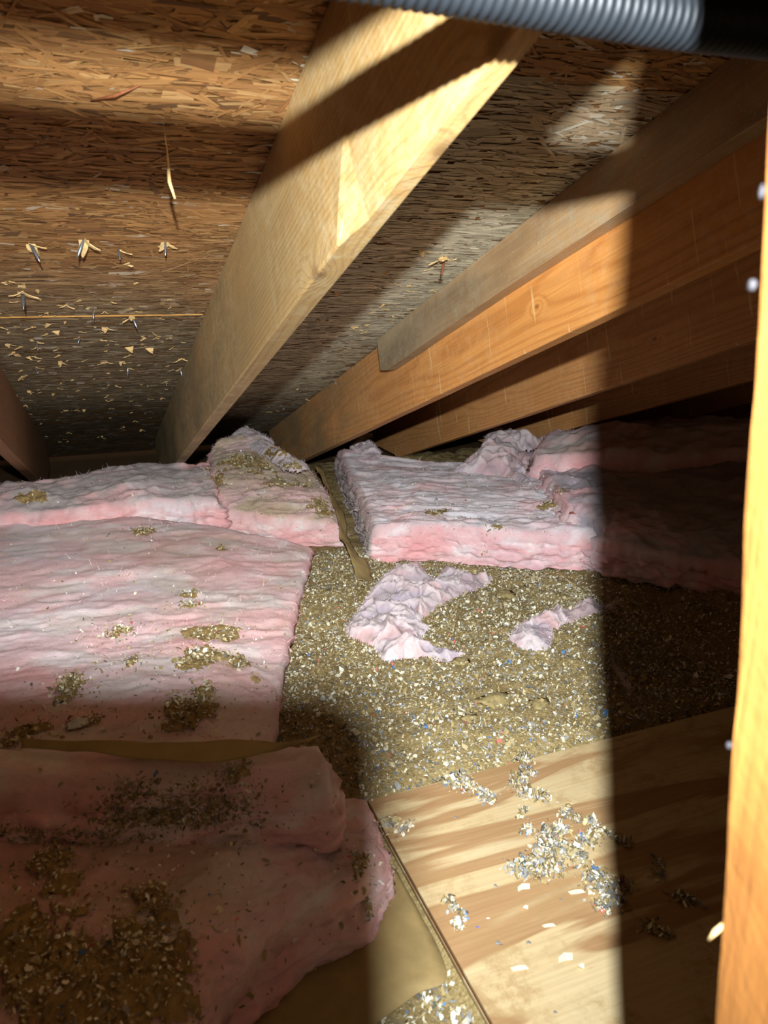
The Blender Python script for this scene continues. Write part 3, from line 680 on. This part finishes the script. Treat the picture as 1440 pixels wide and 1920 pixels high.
# torn, crumpled tufts: a height field inside a ragged outline
def tuft(name, outline, z, hmax, seed, res=0.0035, col=None, lobes=0.5, edge=0.03, fr=19):
    O = np.array([P(px, py, z) for (px, py) in outline]); n = 10 * len(O)
    O = cubic(np.concatenate([O, O[:1]]), n)[:, :2]
    lo_, hi_ = O.min(0) - 0.01, O.max(0) + 0.01
    gx = np.arange(lo_[0], hi_[0], res); gy = np.arange(lo_[1], hi_[1], res)
    X, Y = np.meshgrid(gx, gy, indexing='ij'); Pq = np.stack([X.ravel(), Y.ravel()], 1)
    A, B = O, np.roll(O, -1, 0); d = np.full(len(Pq), 9.0); ins = np.zeros(len(Pq), bool)
    for p, q in zip(A, B):
        e = q - p; L2 = e @ e + 1e-12; t = np.clip(((Pq - p) @ e) / L2, 0, 1); d = np.minimum(d, np.linalg.norm(Pq - p - t[:, None] * e, axis=1))
        cr = ((p[1] > Pq[:, 1]) != (q[1] > Pq[:, 1])); xx = p[0] + (Pq[:, 1] - p[1]) * e[0] / (e[1] if abs(e[1]) > 1e-9 else 1e-9); ins ^= cr & (Pq[:, 0] < xx)
    d = np.where(ins, d, -d); P3 = np.stack([Pq[:, 0], Pq[:, 1], 0 * d + seed], 1)
    d = d + 0.006 * fbm(P3 * 60, 3, seed)
    wp = P3 + 0.06 * np.stack([fbm(P3 * 13, 2, seed + 1), fbm(P3 * 13, 2, seed + 2), 0 * d], 1)
    rg = ridge(wp * fr, 3, seed + 3, 0.42); bl = fbm(wp * 12, 3, seed + 4)
    prof = np.sqrt(np.clip(d / edge, 0, 1)) * (0.55 + 0.45 * np.clip(d / 0.06, 0, 1))
    h = hmax * prof * np.clip(0.60 + lobes * bl + 0.42 * rg, 0.12, 1.7)
    zf = fh(Pq[:, 0], Pq[:, 1]) * (1 if z < 0.05 else 0) + (0 if z < 0.05 else z)
    V = np.stack([Pq[:, 0], Pq[:, 1], zf + h - 0.004], 1)
    V[:, :2] += (0.006 * np.stack([fbm(wp * 40, 2, seed + 8), fbm(wp * 40, 2, seed + 9)], 1)) * np.clip(d / 0.01, 0, 1)[:, None]
    F = gridF(len(gx), len(gy)); F = F[(d[F] > 0).all(1)]
    u, inv = np.unique(F, return_inverse=True); F = inv.reshape(F.shape); V = V[u]; k = rg[u]; k2 = bl[u]
    c = LILAC[None] * (1 - sm(-.3, .4, k2))[:, None] + PINK[None] * sm(-.3, .4, k2)[:, None]
    c = c + (PALE - c) * (sm(0.0, 0.6, k) * 0.8)[:, None]; c = c + (GREY * 0.85 - c) * (sm(0.1, -0.5, k) * 0.55)[:, None]  # fold valleys greyed: crease shade painted into the colour
    c = c * 0.84
    if col is not None: c = c * 0.5 + np.asarray(col) * 0.5
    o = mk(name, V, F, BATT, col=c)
    r = np.random.default_rng(seed); e_ = d[u]; w8 = np.where(e_ < 0.012, 1, 0.08); pk = r.choice(len(V), 900, p=w8 / w8.sum())
    N = np.zeros((900, 3)); N[:, 2] = 1
    fv, ff, fc = fuzz(V[pk], N, c[pk], r, .004, .014); tag(mk('fibers', fv, ff, FIBER, o, col=fc), kind='stuff')
    TRI.append((V, F)); return o
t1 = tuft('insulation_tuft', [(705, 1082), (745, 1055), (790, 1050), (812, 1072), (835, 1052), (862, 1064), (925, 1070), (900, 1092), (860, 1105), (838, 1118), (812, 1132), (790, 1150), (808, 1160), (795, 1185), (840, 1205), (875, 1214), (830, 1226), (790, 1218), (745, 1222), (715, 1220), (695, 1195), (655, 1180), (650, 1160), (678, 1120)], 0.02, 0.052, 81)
tag(t1, 'crumpled torn pink tuft lying below the grey-topped batt', 'insulation', 'torn pink tufts')
t2 = tuft('insulation_tuft', [(950, 1190), (985, 1160), (1022, 1145), (1045, 1124), (1062, 1136), (1100, 1116), (1140, 1122), (1160, 1130), (1120, 1150), (1075, 1158), (1042, 1180), (1032, 1212), (995, 1216), (968, 1208)], 0.02, 0.045, 82)
tag(t2, 'smaller pink tuft half in light at the edge of the shadow', 'insulation', 'torn pink tufts')
t3 = tuft('insulation_tuft', [(1138, 1218), (1152, 1215), (1166, 1238), (1180, 1250), (1186, 1284), (1172, 1288), (1164, 1258), (1146, 1236)], 0.02, 0.025, 83, 0.004)
tag(t3, 'thin pink wisp lying on dark loose fill in the shadow', 'insulation', 'torn pink tufts')
t4 = tuft('insulation_tuft', [(868, 878), (900, 850), (912, 822), (945, 820), (985, 830), (1035, 828), (1000, 846), (975, 852), (990, 890), (1010, 930), (985, 925), (950, 900), (905, 895), (850, 892)], 0.13, 0.085, 84, 0.005, fr=9)
tag(t4, 'fluffy pink tuft standing up on the back of the grey-topped batt', 'insulation', 'torn pink tufts')
t5 = tuft('insulation_tuft', [(425, 828), (450, 812), (485, 815), (510, 826), (520, 850), (560, 866), (580, 880), (540, 885), (500, 860), (470, 845)], 0.19, 0.05, 85, 0.005, fr=10, col=lin(200, 190, 190))
tag(t5, 'grey wispy tuft at the foot of the orange rafter', 'insulation', 'torn pink tufts')
t6 = tuft('insulation_tuft', [(655, 838), (672, 826), (695, 830), (715, 852), (700, 862), (670, 852)], 0.15, 0.05, 86, 0.006)
tag(t6, 'small pink lump between the feet of the orange and brown rafters', 'insulation', 'torn pink tufts')

for q, (px, py, rx, nm) in enumerate([(925, 1315, .035, 'midway between the small tuft and the plywood'), (860, 1240, .022, 'just below the tail of the crumpled tuft'), (1010, 1325, .022, 'close to the post shadow'), (945, 1115, .03, 'under the pink front of the batt'), (880, 1350, .016, 'next to the plywood edge')]):
    p = P(px, py, 0.0); r_b = rx
    th = np.linspace(0.001, math.pi - .001, 9); ph = np.arange(16) * 2 * math.pi / 16
    V = np.stack([np.outer(np.sin(th), np.cos(ph)), np.outer(np.sin(th), np.sin(ph)), np.outer(np.cos(th), np.ones(16))], 2).reshape(-1, 3)
    V *= (1 + 0.6 * vn(V * 2.2 + q * 7, 200 + q))[:, None]; V = V * np.array([rx, rx * .8, .0055])
    i = np.arange(8)[:, None] * 16; j = np.arange(16)[None]; j2 = (j + 1) % 16
    o = mk('felted_lump', V, np.stack([i + j, i + 16 + j, i + 16 + j2, i + j2], 2).reshape(-1, 4), PALELUMP, loc=(p[0], p[1], float(fh(p[:1], p[1:2])[0]) + .003))
    tag(o, 'pale felted cellulose lump, ' + nm, 'debris', 'felted lumps')

# ------------------------------------------------------------------ plywood panel
ply = empty('plywood_panel', (PX0, -0.35, 0.0)); tag(ply, 'bare pine plywood panel laid flat on the loose fill at the right', 'plywood')
PWX, PWY = 1.22, PY1 + 0.35
V_, F_ = boxVF(0, PWX, 0, PWY, 0.0145, 0.020); bevel(mk('face_veneer', V_, F_, PLY, ply, smooth=False), 0.0008, 1)
V_, F_ = boxVF(0.001, PWX - .001, 0.001, PWY - .0012, 0.0065, 0.0145); mk('core', V_, F_, PLY_CORE, ply, smooth=False)
V_, F_ = boxVF(0, PWX, 0, PWY, 0.001, 0.0065); mk('back_veneer', V_, F_, PLY, ply, smooth=False)

# ------------------------------------------------------------------ loose fill fallen on things
Vp, Fp = boxVF(PX0, PX0 + PWX, -0.35, PY1, 0.001, 0.020); TRI.append((Vp, Fp))
vs = []; fs = []; o_ = 0
for (v, f) in TRI: vs.append(v); fs.append(f + o_); o_ += len(v)
BV = BVHTree.FromPolygons(np.concatenate(vs).tolist(), np.concatenate(fs).tolist())
def dropz(x, y):
    h = BV.ray_cast(Vector((x, y, 1.0 if y < 1.0 else 0.62)), Vector((0, 0, -1)))
    return None if h[0] is None else h[0].z
def look(px, py):
    v = FW + RT * (px - 720) / FOC - UP * (py - 960) / FOC
    h = BV.ray_cast(Vector(ORG), Vector(v).normalized()); return None if h[0] is None else np.array(h[0])
def patch(cx, cy_, rx, ry, hm, seed, nfl, r, thr=0.24, res=0.005):
    nfl = int(nfl * (1.7 if cy_ < 1.0 else 1.3))
    """low mound of loose fill plus flakes, following whatever lies below"""
    gx = np.arange(-1.6 * rx, 1.6 * rx, res); gy = np.arange(-1.6 * ry, 1.6 * ry, res)
    X, Y = np.meshgrid(gx, gy, indexing='ij'); X, Y = X.ravel(), Y.ravel()
    q = np.stack([X + cx, Y + cy_, 0 * X + seed * .37], 1)
    k = 1 - np.sqrt((X / rx) ** 2 + (Y / ry) ** 2) + 1.15 * fbm(q * 22, 4, seed, 0.6) - thr
    k -= 2.5 * np.clip(np.sqrt((X / rx) ** 2 + (Y / ry) ** 2) - 0.95, 0, 9)
    z = np.array([(lambda t: -9 if t is None else t)(dropz(a, b)) for a, b in zip(X + cx, Y + cy_)])
    h = hm * np.sqrt(np.clip(k, 0, 1)) * (1 + 0.5 * fbm(q * 70, 3, seed + 1))
    V = np.stack([X + cx, Y + cy_, z + h - 0.0015], 1)
    F = gridF(len(gx), len(gy)); F = F[((k[F] > 0.02) & (z[F] > -1)).all(1) & (np.ptp(z[F], axis=1) < (0.022 if cy_ < 1.05 else 0.010))]
    fine = vn(q * 160, seed + 3)[:, None]
    c = np.clip((lin(156, 130, 82)[None] * (0.85 + 0.35 * fine)), 0.01, 1)
    if len(F):
        u, inv = np.unique(F, return_inverse=True); V1 = V[u]; F1 = inv.reshape(F.shape); c1 = c[u]
    else: return None
    w8 = np.clip(k, 0, 1) ** 0.5 * (z > -1) + 0.02 * (z > -1); pk = r.choice(len(X), nfl, p=w8 / w8.sum())
    jit_ = np.where(r.random(nfl) < .35, 1.6, .5)
    C = V[pk] + np.stack([r.normal(0, .011, nfl) * jit_, r.normal(0, .011, nfl) * jit_, r.uniform(.001, .004, nfl)], 1)
    C = np.array([(a, b, (lambda t: -9 if t is None else t)(dropz(a, b)) + max(e - f, .001)) for (a, b, e), f in zip(C, z[pk])]); C = C[C[:, 2] > -1]
    fv, ff, fc = flakes(C, r, *((.0025, .007) if cy_ < 1.0 else (.0035, .010)), .5, PAL, PR1)
    return joinm((V1, F1, c1), (fv, ff, fc))
def debris(label, lst, extra, seed, heaps=()):
    r = np.random.default_rng(seed); ms = []
    for q, (px, py, rx, ry, hm, nfl) in enumerate(lst):
        p = look(px, py)
        if p is None: continue
        m = patch(p[0], p[1], rx, ry, hm, seed * 10 + q, nfl, r)
        if m: ms.append(m)
    for (px, py, sx, sy_, nn) in heaps:
        H = [look(px + r.normal(0, sx), py + r.normal(0, sy_)) for _ in range(nn)]; H = np.array([h for h in H if h is not None]); H[:, 2] += r.uniform(0, .007, len(H))
        ms.append(flakes(H, r, .0025, .008, .6, PAL, [.34, .30, .14, .08, .02, .06, .04, .005, .005, .01]))
    C = []
    for (x0, x1, y0, y1, nn) in extra:
        for _ in range(nn):
            p = look(r.uniform(x0, x1), r.uniform(y0, y1))
            if p is not None: C.append(p + np.array([0, 0, .002]))
    if C: ms.append(flakes(np.array(C), r, .0035, .009, .4, PAL, PR1))
    Vv, F, c = joinm(*ms)
    return tag(mk('loose_fill_crumbs', Vv, F, FLAKE, col=c, smooth=False), label, 'debris', kind='stuff')
debris('patches of loose fill crumbs strewn over the large pale batt', [(268, 998, .045, .05, .008, 120), (220, 1185, .05, .05, .008, 160), (350, 1115, .035, .03, .006, 60), (360, 1135, .04, .02, .005, 60), (385, 1235, .10, .06, .007, 320), (400, 1190, .08, .05, .005, 160), (350, 1330, .065, .045, .014, 260), (125, 1300, .05, .06, .014, 240), (330, 1365, .05, .02, .010, 80), (385, 1300, .03, .03, .01, 80), (415, 1030, .025, .02, .004, 30), (478, 1275, .014, .014, .005, 10), (255, 1240, .05, .03, .004, 60), (60, 1370, .04, .02, .008, 50), (150, 1362, .04, .015, .008, 60)],
       [(0, 560, 1000, 1385, 420)], 3)
debris('loose fill crumbs over the grey dusty batt', [(60, 935, .06, .04, .006, 60)], [(0, 400, 890, 950, 140)], 4)
debris('loose fill crumbs over the tan gritty batt', [(470, 870, .16, .16, .008, 600), (540, 905, .12, .08, .008, 500), (600, 950, .06, .06, .006, 160), (405, 905, .05, .12, .006, 160)], [(400, 640, 840, 1000, 300)], 5)
debris('loose fill crumbs on the standing kraft paper and floor beside it', [], [(600, 690, 900, 1085, 260)], 8)
debris('loose fill crumbs over the grey-topped batt', [(820, 960, .05, .03, .004, 60), (1040, 945, .09, .04, .006, 140), (930, 990, .06, .02, .004, 60)], [(680, 1090, 870, 1000, 500)], 6)
debris('loose fill crumbs on the folded pink batts', [(175, 1790, .105, .10, .018, 900), (110, 1660, .035, .03, .012, 60), (250, 1870, .11, .05, .018, 420), (40, 1840, .07, .06, .016, 240), (90, 1615, .035, .022, .012, 110), (455, 1460, .018, .02, .012, 60), (680, 1668, .03, .03, .014, 120), (430, 1690, .012, .012, .004, 14), (20, 1395, .03, .025, .02, 120), (460, 1780, .02, .012, .005, 16), (60, 1770, .04, .06, .012, 140)],
       [(0, 720, 1440, 1900, 420)], 7, [(270, 1525, 55, 14, 700), (250, 1490, 28, 16, 300), (390, 1510, 55, 22, 900), (330, 1545, 80, 8, 420), (160, 1572, 80, 8, 420), (430, 1460, 10, 18, 90), (20, 1560, 40, 8, 150)])
p = look(148, 1362)
V = np.array([(-.017, -.010, 0), (.004, -.013, .002), (.017, -.004, .001), (.015, .010, .003), (-.004, .013, .004), (-.018, .006, .001)]); c6 = V.mean(0) + np.array([0, 0, .004])
V = np.concatenate([V, [c6], V - np.array([0, 0, .003])]); j = np.arange(6)
o = mk('paper_chip', V, [np.stack([j, (j + 1) % 6, j * 0 + 6], 1), np.stack([j, j + 7, (j + 1) % 6 + 7, (j + 1) % 6], 1)], flat('pale_chip', L4(206, 212, 214), ns=150), smooth=False, loc=p + np.array([0, 0, .006]))
tag(o, 'bluish white chip in the dirt patch near the front of the large pale batt', 'debris')
# lumps and single flakes of shredded paper lying on the plywood
CG = 'shredded paper lumps on the plywood'
def lump(pxs, rad, n, seed, label, h=0.012):
    r = np.random.default_rng(seed); C = []
    for _ in range(n):
        a, b = pxs[r.integers(len(pxs))]; p = P(a, b, .02)
        t = r.normal(0, 0.5, 2) * rad; C.append((p[0] + t[0], p[1] + t[1], 0.021 + abs(r.normal(0, 0.4)) * h * math.exp(-(t @ t) / rad ** 2)))
    C = np.array(C); fv, ff, fc = flakes(C, r, .004, .010, .75, PAL, PR2)
    # clump body under the flakes
    return tag(mk('paper_lump', fv, ff, FLAKE, col=fc, smooth=False), label, 'debris', CG)
lump([(840, 1468), (868, 1460), (885, 1480), (905, 1492), (920, 1500), (860, 1475)], .016, 420, 1, 'ragged lump of shredded paper at the far edge of the plywood', .016)
lump([(985, 1428), (990, 1450), (965, 1475), (990, 1490), (1015, 1495), (975, 1462)], .018, 480, 2, 'lump of shredded paper trailing off the panel edge towards the post shadow', .018)
lump([(985, 1520), (978, 1532)], .008, 60, 3, 'small pointed scrap cluster just below the trailing lump', .012)
lump([(990, 1558), (986, 1562)], .012, 90, 4, 'small round paper lump left of the big one', .012)
lump([(1050, 1560), (1035, 1585), (1020, 1600), (990, 1620), (975, 1635), (1010, 1640), (1040, 1630), (1060, 1600), (1085, 1610), (1095, 1580), (1030, 1570)], .02, 1300, 5, 'largest spread of shredded paper in the middle of the plywood', .02)
lump([(1060, 1530), (1080, 1535), (1065, 1520)], .012, 150, 6, 'upper small lump above the largest spread of paper', .014)
lump([(1110, 1545), (1120, 1560), (1105, 1575), (1150, 1570), (1170, 1580)], .015, 260, 7, 'paper lump straddling the edge of the post shadow', .014)
lump([(1115, 1640), (1125, 1665), (1130, 1700), (1110, 1655), (1150, 1690), (1165, 1660)], .017, 620, 8, 'long paper lump beside the shadow edge, lower than the largest', .018)
lump([(840, 1690), (850, 1705), (865, 1720), (862, 1738), (855, 1735)], .008, 170, 9, 'narrow curved paper lump near the left side of the plywood', .012)
lump([(735, 1540), (760, 1550), (745, 1560), (725, 1545)], .014, 170, 10, 'thin dusty scatter at the left corner of the plywood', .004)
lump([(1215, 1740), (1240, 1750)], .014, 120, 11, 'shaded paper lump in the dark part of the plywood, lower', .014)
lump([(1275, 1685), (1300, 1690)], .014, 110, 12, 'shaded paper lump in the dark part, nearest the post', .014)
lump([(1230, 1620), (1235, 1640)], .012, 60, 13, 'small shaded paper lump in the dark part, upper', .012)
r_ = np.random.default_rng(77)
fsm = []
for k in range(6):
    fv, ff, fc = flakes(np.array([[0, 0, 0.0]]), r_, .009, .015, .25, PAL, [0, 0, .1, .4, .3, .2, 0, 0, 0, 0]); fsm.append((fv, ff, fc))
sc_pts = [(855, 1532), (1045, 1504), (1070, 1500), (992, 1770), (975, 1815), (1058, 1797), (936, 1768), (895, 1738), (985, 1700), (1052, 1688), (1082, 1672), (980, 1665), (930, 1660), (915, 1722), (1090, 1810), (1042, 1900), (1030, 1735)]
names = ['beside the far lump', 'above the largest spread', 'near the shadow edge at the panel back', 'triangular and white in the lower middle', 'below the white triangle', 'right of the lower middle', 'left of the white triangle', 'blue one by the curved lump', 'oval in the middle', 'greyish near the long lump', 'left of the long lump', 'left of the largest spread', 'outlying to the left of the spread', 'rust coloured by the curved lump', 'pinkish near the shadow edge', 'nearest the bottom edge', 'faint one in the centre']
for q, ((px, py), nm) in enumerate(zip(sc_pts, names)):
    fv, ff, fc = fsm[q % 6]; sc = 1.6 if q == 3 else r_.uniform(.7, 1.15)
    if q == 7: fc = fc * 0 + lin(90, 100, 190)
    p = P(px, py, .0235)
    o = mk('paper_flake', fv * sc, ff, FLAKE, col=fc, smooth=False, loc=p)
    tag(o, 'single shredded paper flake on the plywood, ' + nm, 'debris', 'single flakes on the plywood')

# ------------------------------------------------------------------ near stud (right), leaning web member
e1, e2 = cam2w((0.162, 0.149, 0.317)), cam2w((0.1658, -0.2568, 0.3745))
ax = (e1 - e2) / np.linalg.norm(e1 - e2)
bz = e2 + ax * ((0.0 - e2[2]) / ax[2]); tz = e1 + ax * ((1.172 - e1[2]) / ax[2])
n = 60; f = np.linspace(0, 1, n); ctr = bz[None] * (1 - f)[:, None] + tz[None] * f[:, None]
k = 8; e = 0.0025; wx, wy = 0.089, -0.140
prof = np.array([(0, -e), (e, 0), (wx - e, 0), (wx, -e), (wx, wy + e), (wx - e, wy), (e, wy), (0, wy + e)])
# the post is turned so that its broad face is nearly edge-on to the lamp
fa = math.atan2(LAMP[1] - 0.243, LAMP[0] - 0.27) + RAD(14); wv = np.array([math.cos(fa), math.sin(fa)]); tv = np.array([-wv[1], wv[0]])
prof = prof[:, :1] * tv[None] - prof[:, 1:] * wv[None]
V = np.zeros((n, k, 3)); V[:, :, 0] = prof[None, :, 0]; V[:, :, 1] = prof[None, :, 1]; V = V + (ctr - bz)[:, None, :]
nz = fbm(V.reshape(-1, 3) * 25, 3, 90).reshape(n, k); V[:, :, 0] += 0.0012 * nz; V[:, :, 1] += 0.0012 * np.roll(nz, 3, 0)
i = np.arange(n - 1)[:, None] * k; j = np.arange(k)[None, :]; j2 = (j + 1) % k
F = np.stack([i + j, i + k + j, i + k + j2, i + j2], 2).reshape(-1, 4)
stud = mk('wooden_post', V.reshape(-1, 3), [F, np.array([list(range(k)), [(n - 1) * k + q for q in reversed(range(k))]])], WOOD_P, smooth=False, loc=bz)
# the wood material runs along local Y: turn a child-free copy of the axis instead by using its own material below
tag(stud, 'bright orange wooden post standing close up along the right edge', 'post')
def along(py):
    """point on the far left arris of the stud at photo row py"""
    best = min(np.linspace(0, 1, 400), key=lambda t: abs((960 - FOC * (((bz + (tz - bz) * t) - ORG) @ UP) / (((bz + (tz - bz) * t) - ORG) @ FW)) - py))
    return (tz - bz) * best
q = along(1740); Vv, F = cyl([q + np.array([.002, -.002, .006]), q + np.array([-.0015, .001, -.002]), q + np.array([-.004, .002, -.007])], [.0009, .0014, .0006], 7)
mk('splinter', Vv, F, SPLINT, stud)
WHITE = flat('white_fluff', L4(48, 47, 50), 0.8, 0.2)
def blob(c, rx, rz, seed, par, nm, mat):
    th = np.linspace(0.001, math.pi - .001, 8); ph = np.arange(12) * 2 * math.pi / 12
    V = np.stack([np.outer(np.sin(th), np.cos(ph)), np.outer(np.sin(th), np.sin(ph)), np.outer(np.cos(th), np.ones(12))], 2).reshape(-1, 3)
    V *= (1 + 0.35 * vn(V * 2.2 + seed, seed))[:, None]; V = V * np.array([rx, rx, rz]) + c
    i = np.arange(7)[:, None] * 12; j = np.arange(12)[None]; j2 = (j + 1) % 12
    return mk(nm, V, np.stack([i + j, i + 12 + j, i + 12 + j2, i + j2], 2).reshape(-1, 4), mat, par)
blob(along(1398) + np.array([-.0005, .0005, 0]), .0013, .0018, 4, stud, 'fluff', WHITE)
blob(along(535) + np.array([-.0022, .0012, 0]), .0019, .0024, 5, stud, 'fluff', WHITE)
blob(along(355) + np.array([-.0002, .0008, 0]), .0013, .0028, 6, stud, 'fluff', WHITE)

# ------------------------------------------------------------------ ribbed hoses under the rafters
def hose(pts, R, pitch, label):
    pts = np.array(pts, float); n0 = 400; c = cubic(pts, n0); L = np.concatenate([[0], np.cumsum(np.linalg.norm(np.diff(c, axis=0), axis=1))])
    m = int(L[-1] / pitch * 8); l = np.linspace(0, L[-1], m); c = np.stack([np.interp(l, L, c[:, q]) for q in range(3)], 1)
    rr = R * (1 - 0.075 * (0.5 - 0.5 * np.cos(l / pitch * 2 * math.pi)) ** 0.8)
    Vv, F = cyl(c, rr, 28); o = mk('ribbed_hose', Vv, F, RUBBER)
    return tag(o, label, 'hose')
hc = lambda x: cam2w((x, 0.3229 + 0.12 * x, 0.4443 + 0.40 * x))
R1 = 0.0193
h0, h3 = hc(-0.30), hc(0.36)
hose([hc(-0.55) + np.array([-.05, .05, -.10]), hc(-0.42) + np.array([0, .01, -.02]), h0, hc(-0.15), hc(0.0), hc(0.1), hc(0.2), h3, h3 + np.array([.14, .03, -.035]), h3 + np.array([.34, .10, -.09]), h3 + np.array([.6, .2, -.2])], R1, 0.0072, 'black ribbed hose crossing just under the rafters at the top')
c0 = cam2w((0.0, 0.333, 0.262)); dv = np.array([.377, .008, .0]) / np.linalg.norm([.377, .008, .0])  # second hose, added out of view to cast the upper shadow band
hose([c0 - dv * 0.75 + np.array([0, 0, -.06]), c0 - dv * 0.5, c0 - dv * 0.25, c0 - dv * 0.1, c0, c0 + dv * 0.08, c0 + dv * 0.14 + np.array([0, 0, .012]), c0 + dv * 0.175 + np.array([0, 0, .05]), c0 + dv * 0.185 + np.array([0, 0, .12]), c0 + dv * 0.185 + np.array([0, 0, .22])], 0.033, 0.009, 'added unseen thicker ribbed hose that shades the upper deck, turning up beside the knotty rafter')

# ------------------------------------------------------------------ added shadow blocker on a stand, replacing phone and hand (its shadow falls over the folded batts)
blocker = empty('shadow_blocker', cam2w((-0.04, -0.08, -0.01))); tag(blocker, 'added dark slab on a stand behind the view, blocking light for the rounded shadow', 'shadow_blocker')
x0, x1, y0, y1, rc = -0.125, 0.0360, -0.17, 0.075, 0.02
pl = []
for (cx_, cy2, a0) in ((x1 - rc, y1 - rc, 0), (x0 + rc, y1 - rc, 90), (x0 + rc, y0 + rc, 180), (x1 - rc, y0 + rc, 270)):
    for q in range(7): a_ = RAD(a0 + q * 15); pl.append((cx_ + rc * math.cos(a_), cy2 + rc * math.sin(a_)))
def slab(pl, za, zb_):
    m = len(pl); V = np.array([cam2w((a, b, za)) for a, b in pl] + [cam2w((a, b, zb_)) for a, b in pl]); j = np.arange(m)
    return V, [np.stack([j, (j + 1) % m, m + (j + 1) % m, m + j], 1), np.array([j[::-1]]), np.array([j + m])]
V, F = slab(pl, -0.004, -0.011); mk('body', V - np.array(blocker.location), F, BLACK, blocker, smooth=False)
sp2 = [(x0 + .008, y0 + .008), (x1 - .008, y0 + .008), (x1 - .008, y1 - .008), (x0 + .008, y1 - .008)]
V, F = slab(sp2, -0.0112, -0.0118); mk('screen', V - np.array(blocker.location), F, GLASS, blocker, smooth=False)
stand = empty('blocker_stand', (cam2w((-0.045, -0.2, -0.02))[0], cam2w((-0.045, -0.2, -0.02))[1], 0.0)); tag(stand, 'added black tripod stand under the light-blocking slab', 'stand')
tp = cam2w((-0.045, -0.17, -0.009)) - np.array(stand.location)
Vv, F = cyl([(0, 0, .18), (0, 0, .4), (0, 0, tp[2] - .03)], .009, 12); mk('pole', Vv, F, BLACK, stand)
Vv, F = cyl([(0, 0, tp[2] - .035), tuple(tp * np.array([.6, .6, 1]) - np.array([0, 0, .012])), tuple(tp + np.array([0, 0, .004]))], [.012, .014, .010], 12); mk('clamp', Vv, F, BLACK, stand)
for q in range(3):
    a_ = RAD(210 + q * 120); Vv, F = cyl([(0, 0, .2), (math.cos(a_) * .09, math.sin(a_) * .09, .1), (math.cos(a_) * .17, math.sin(a_) * .17, 0.004)], [.008, .007, .006], 8); mk('leg', Vv, F, BLACK, stand)
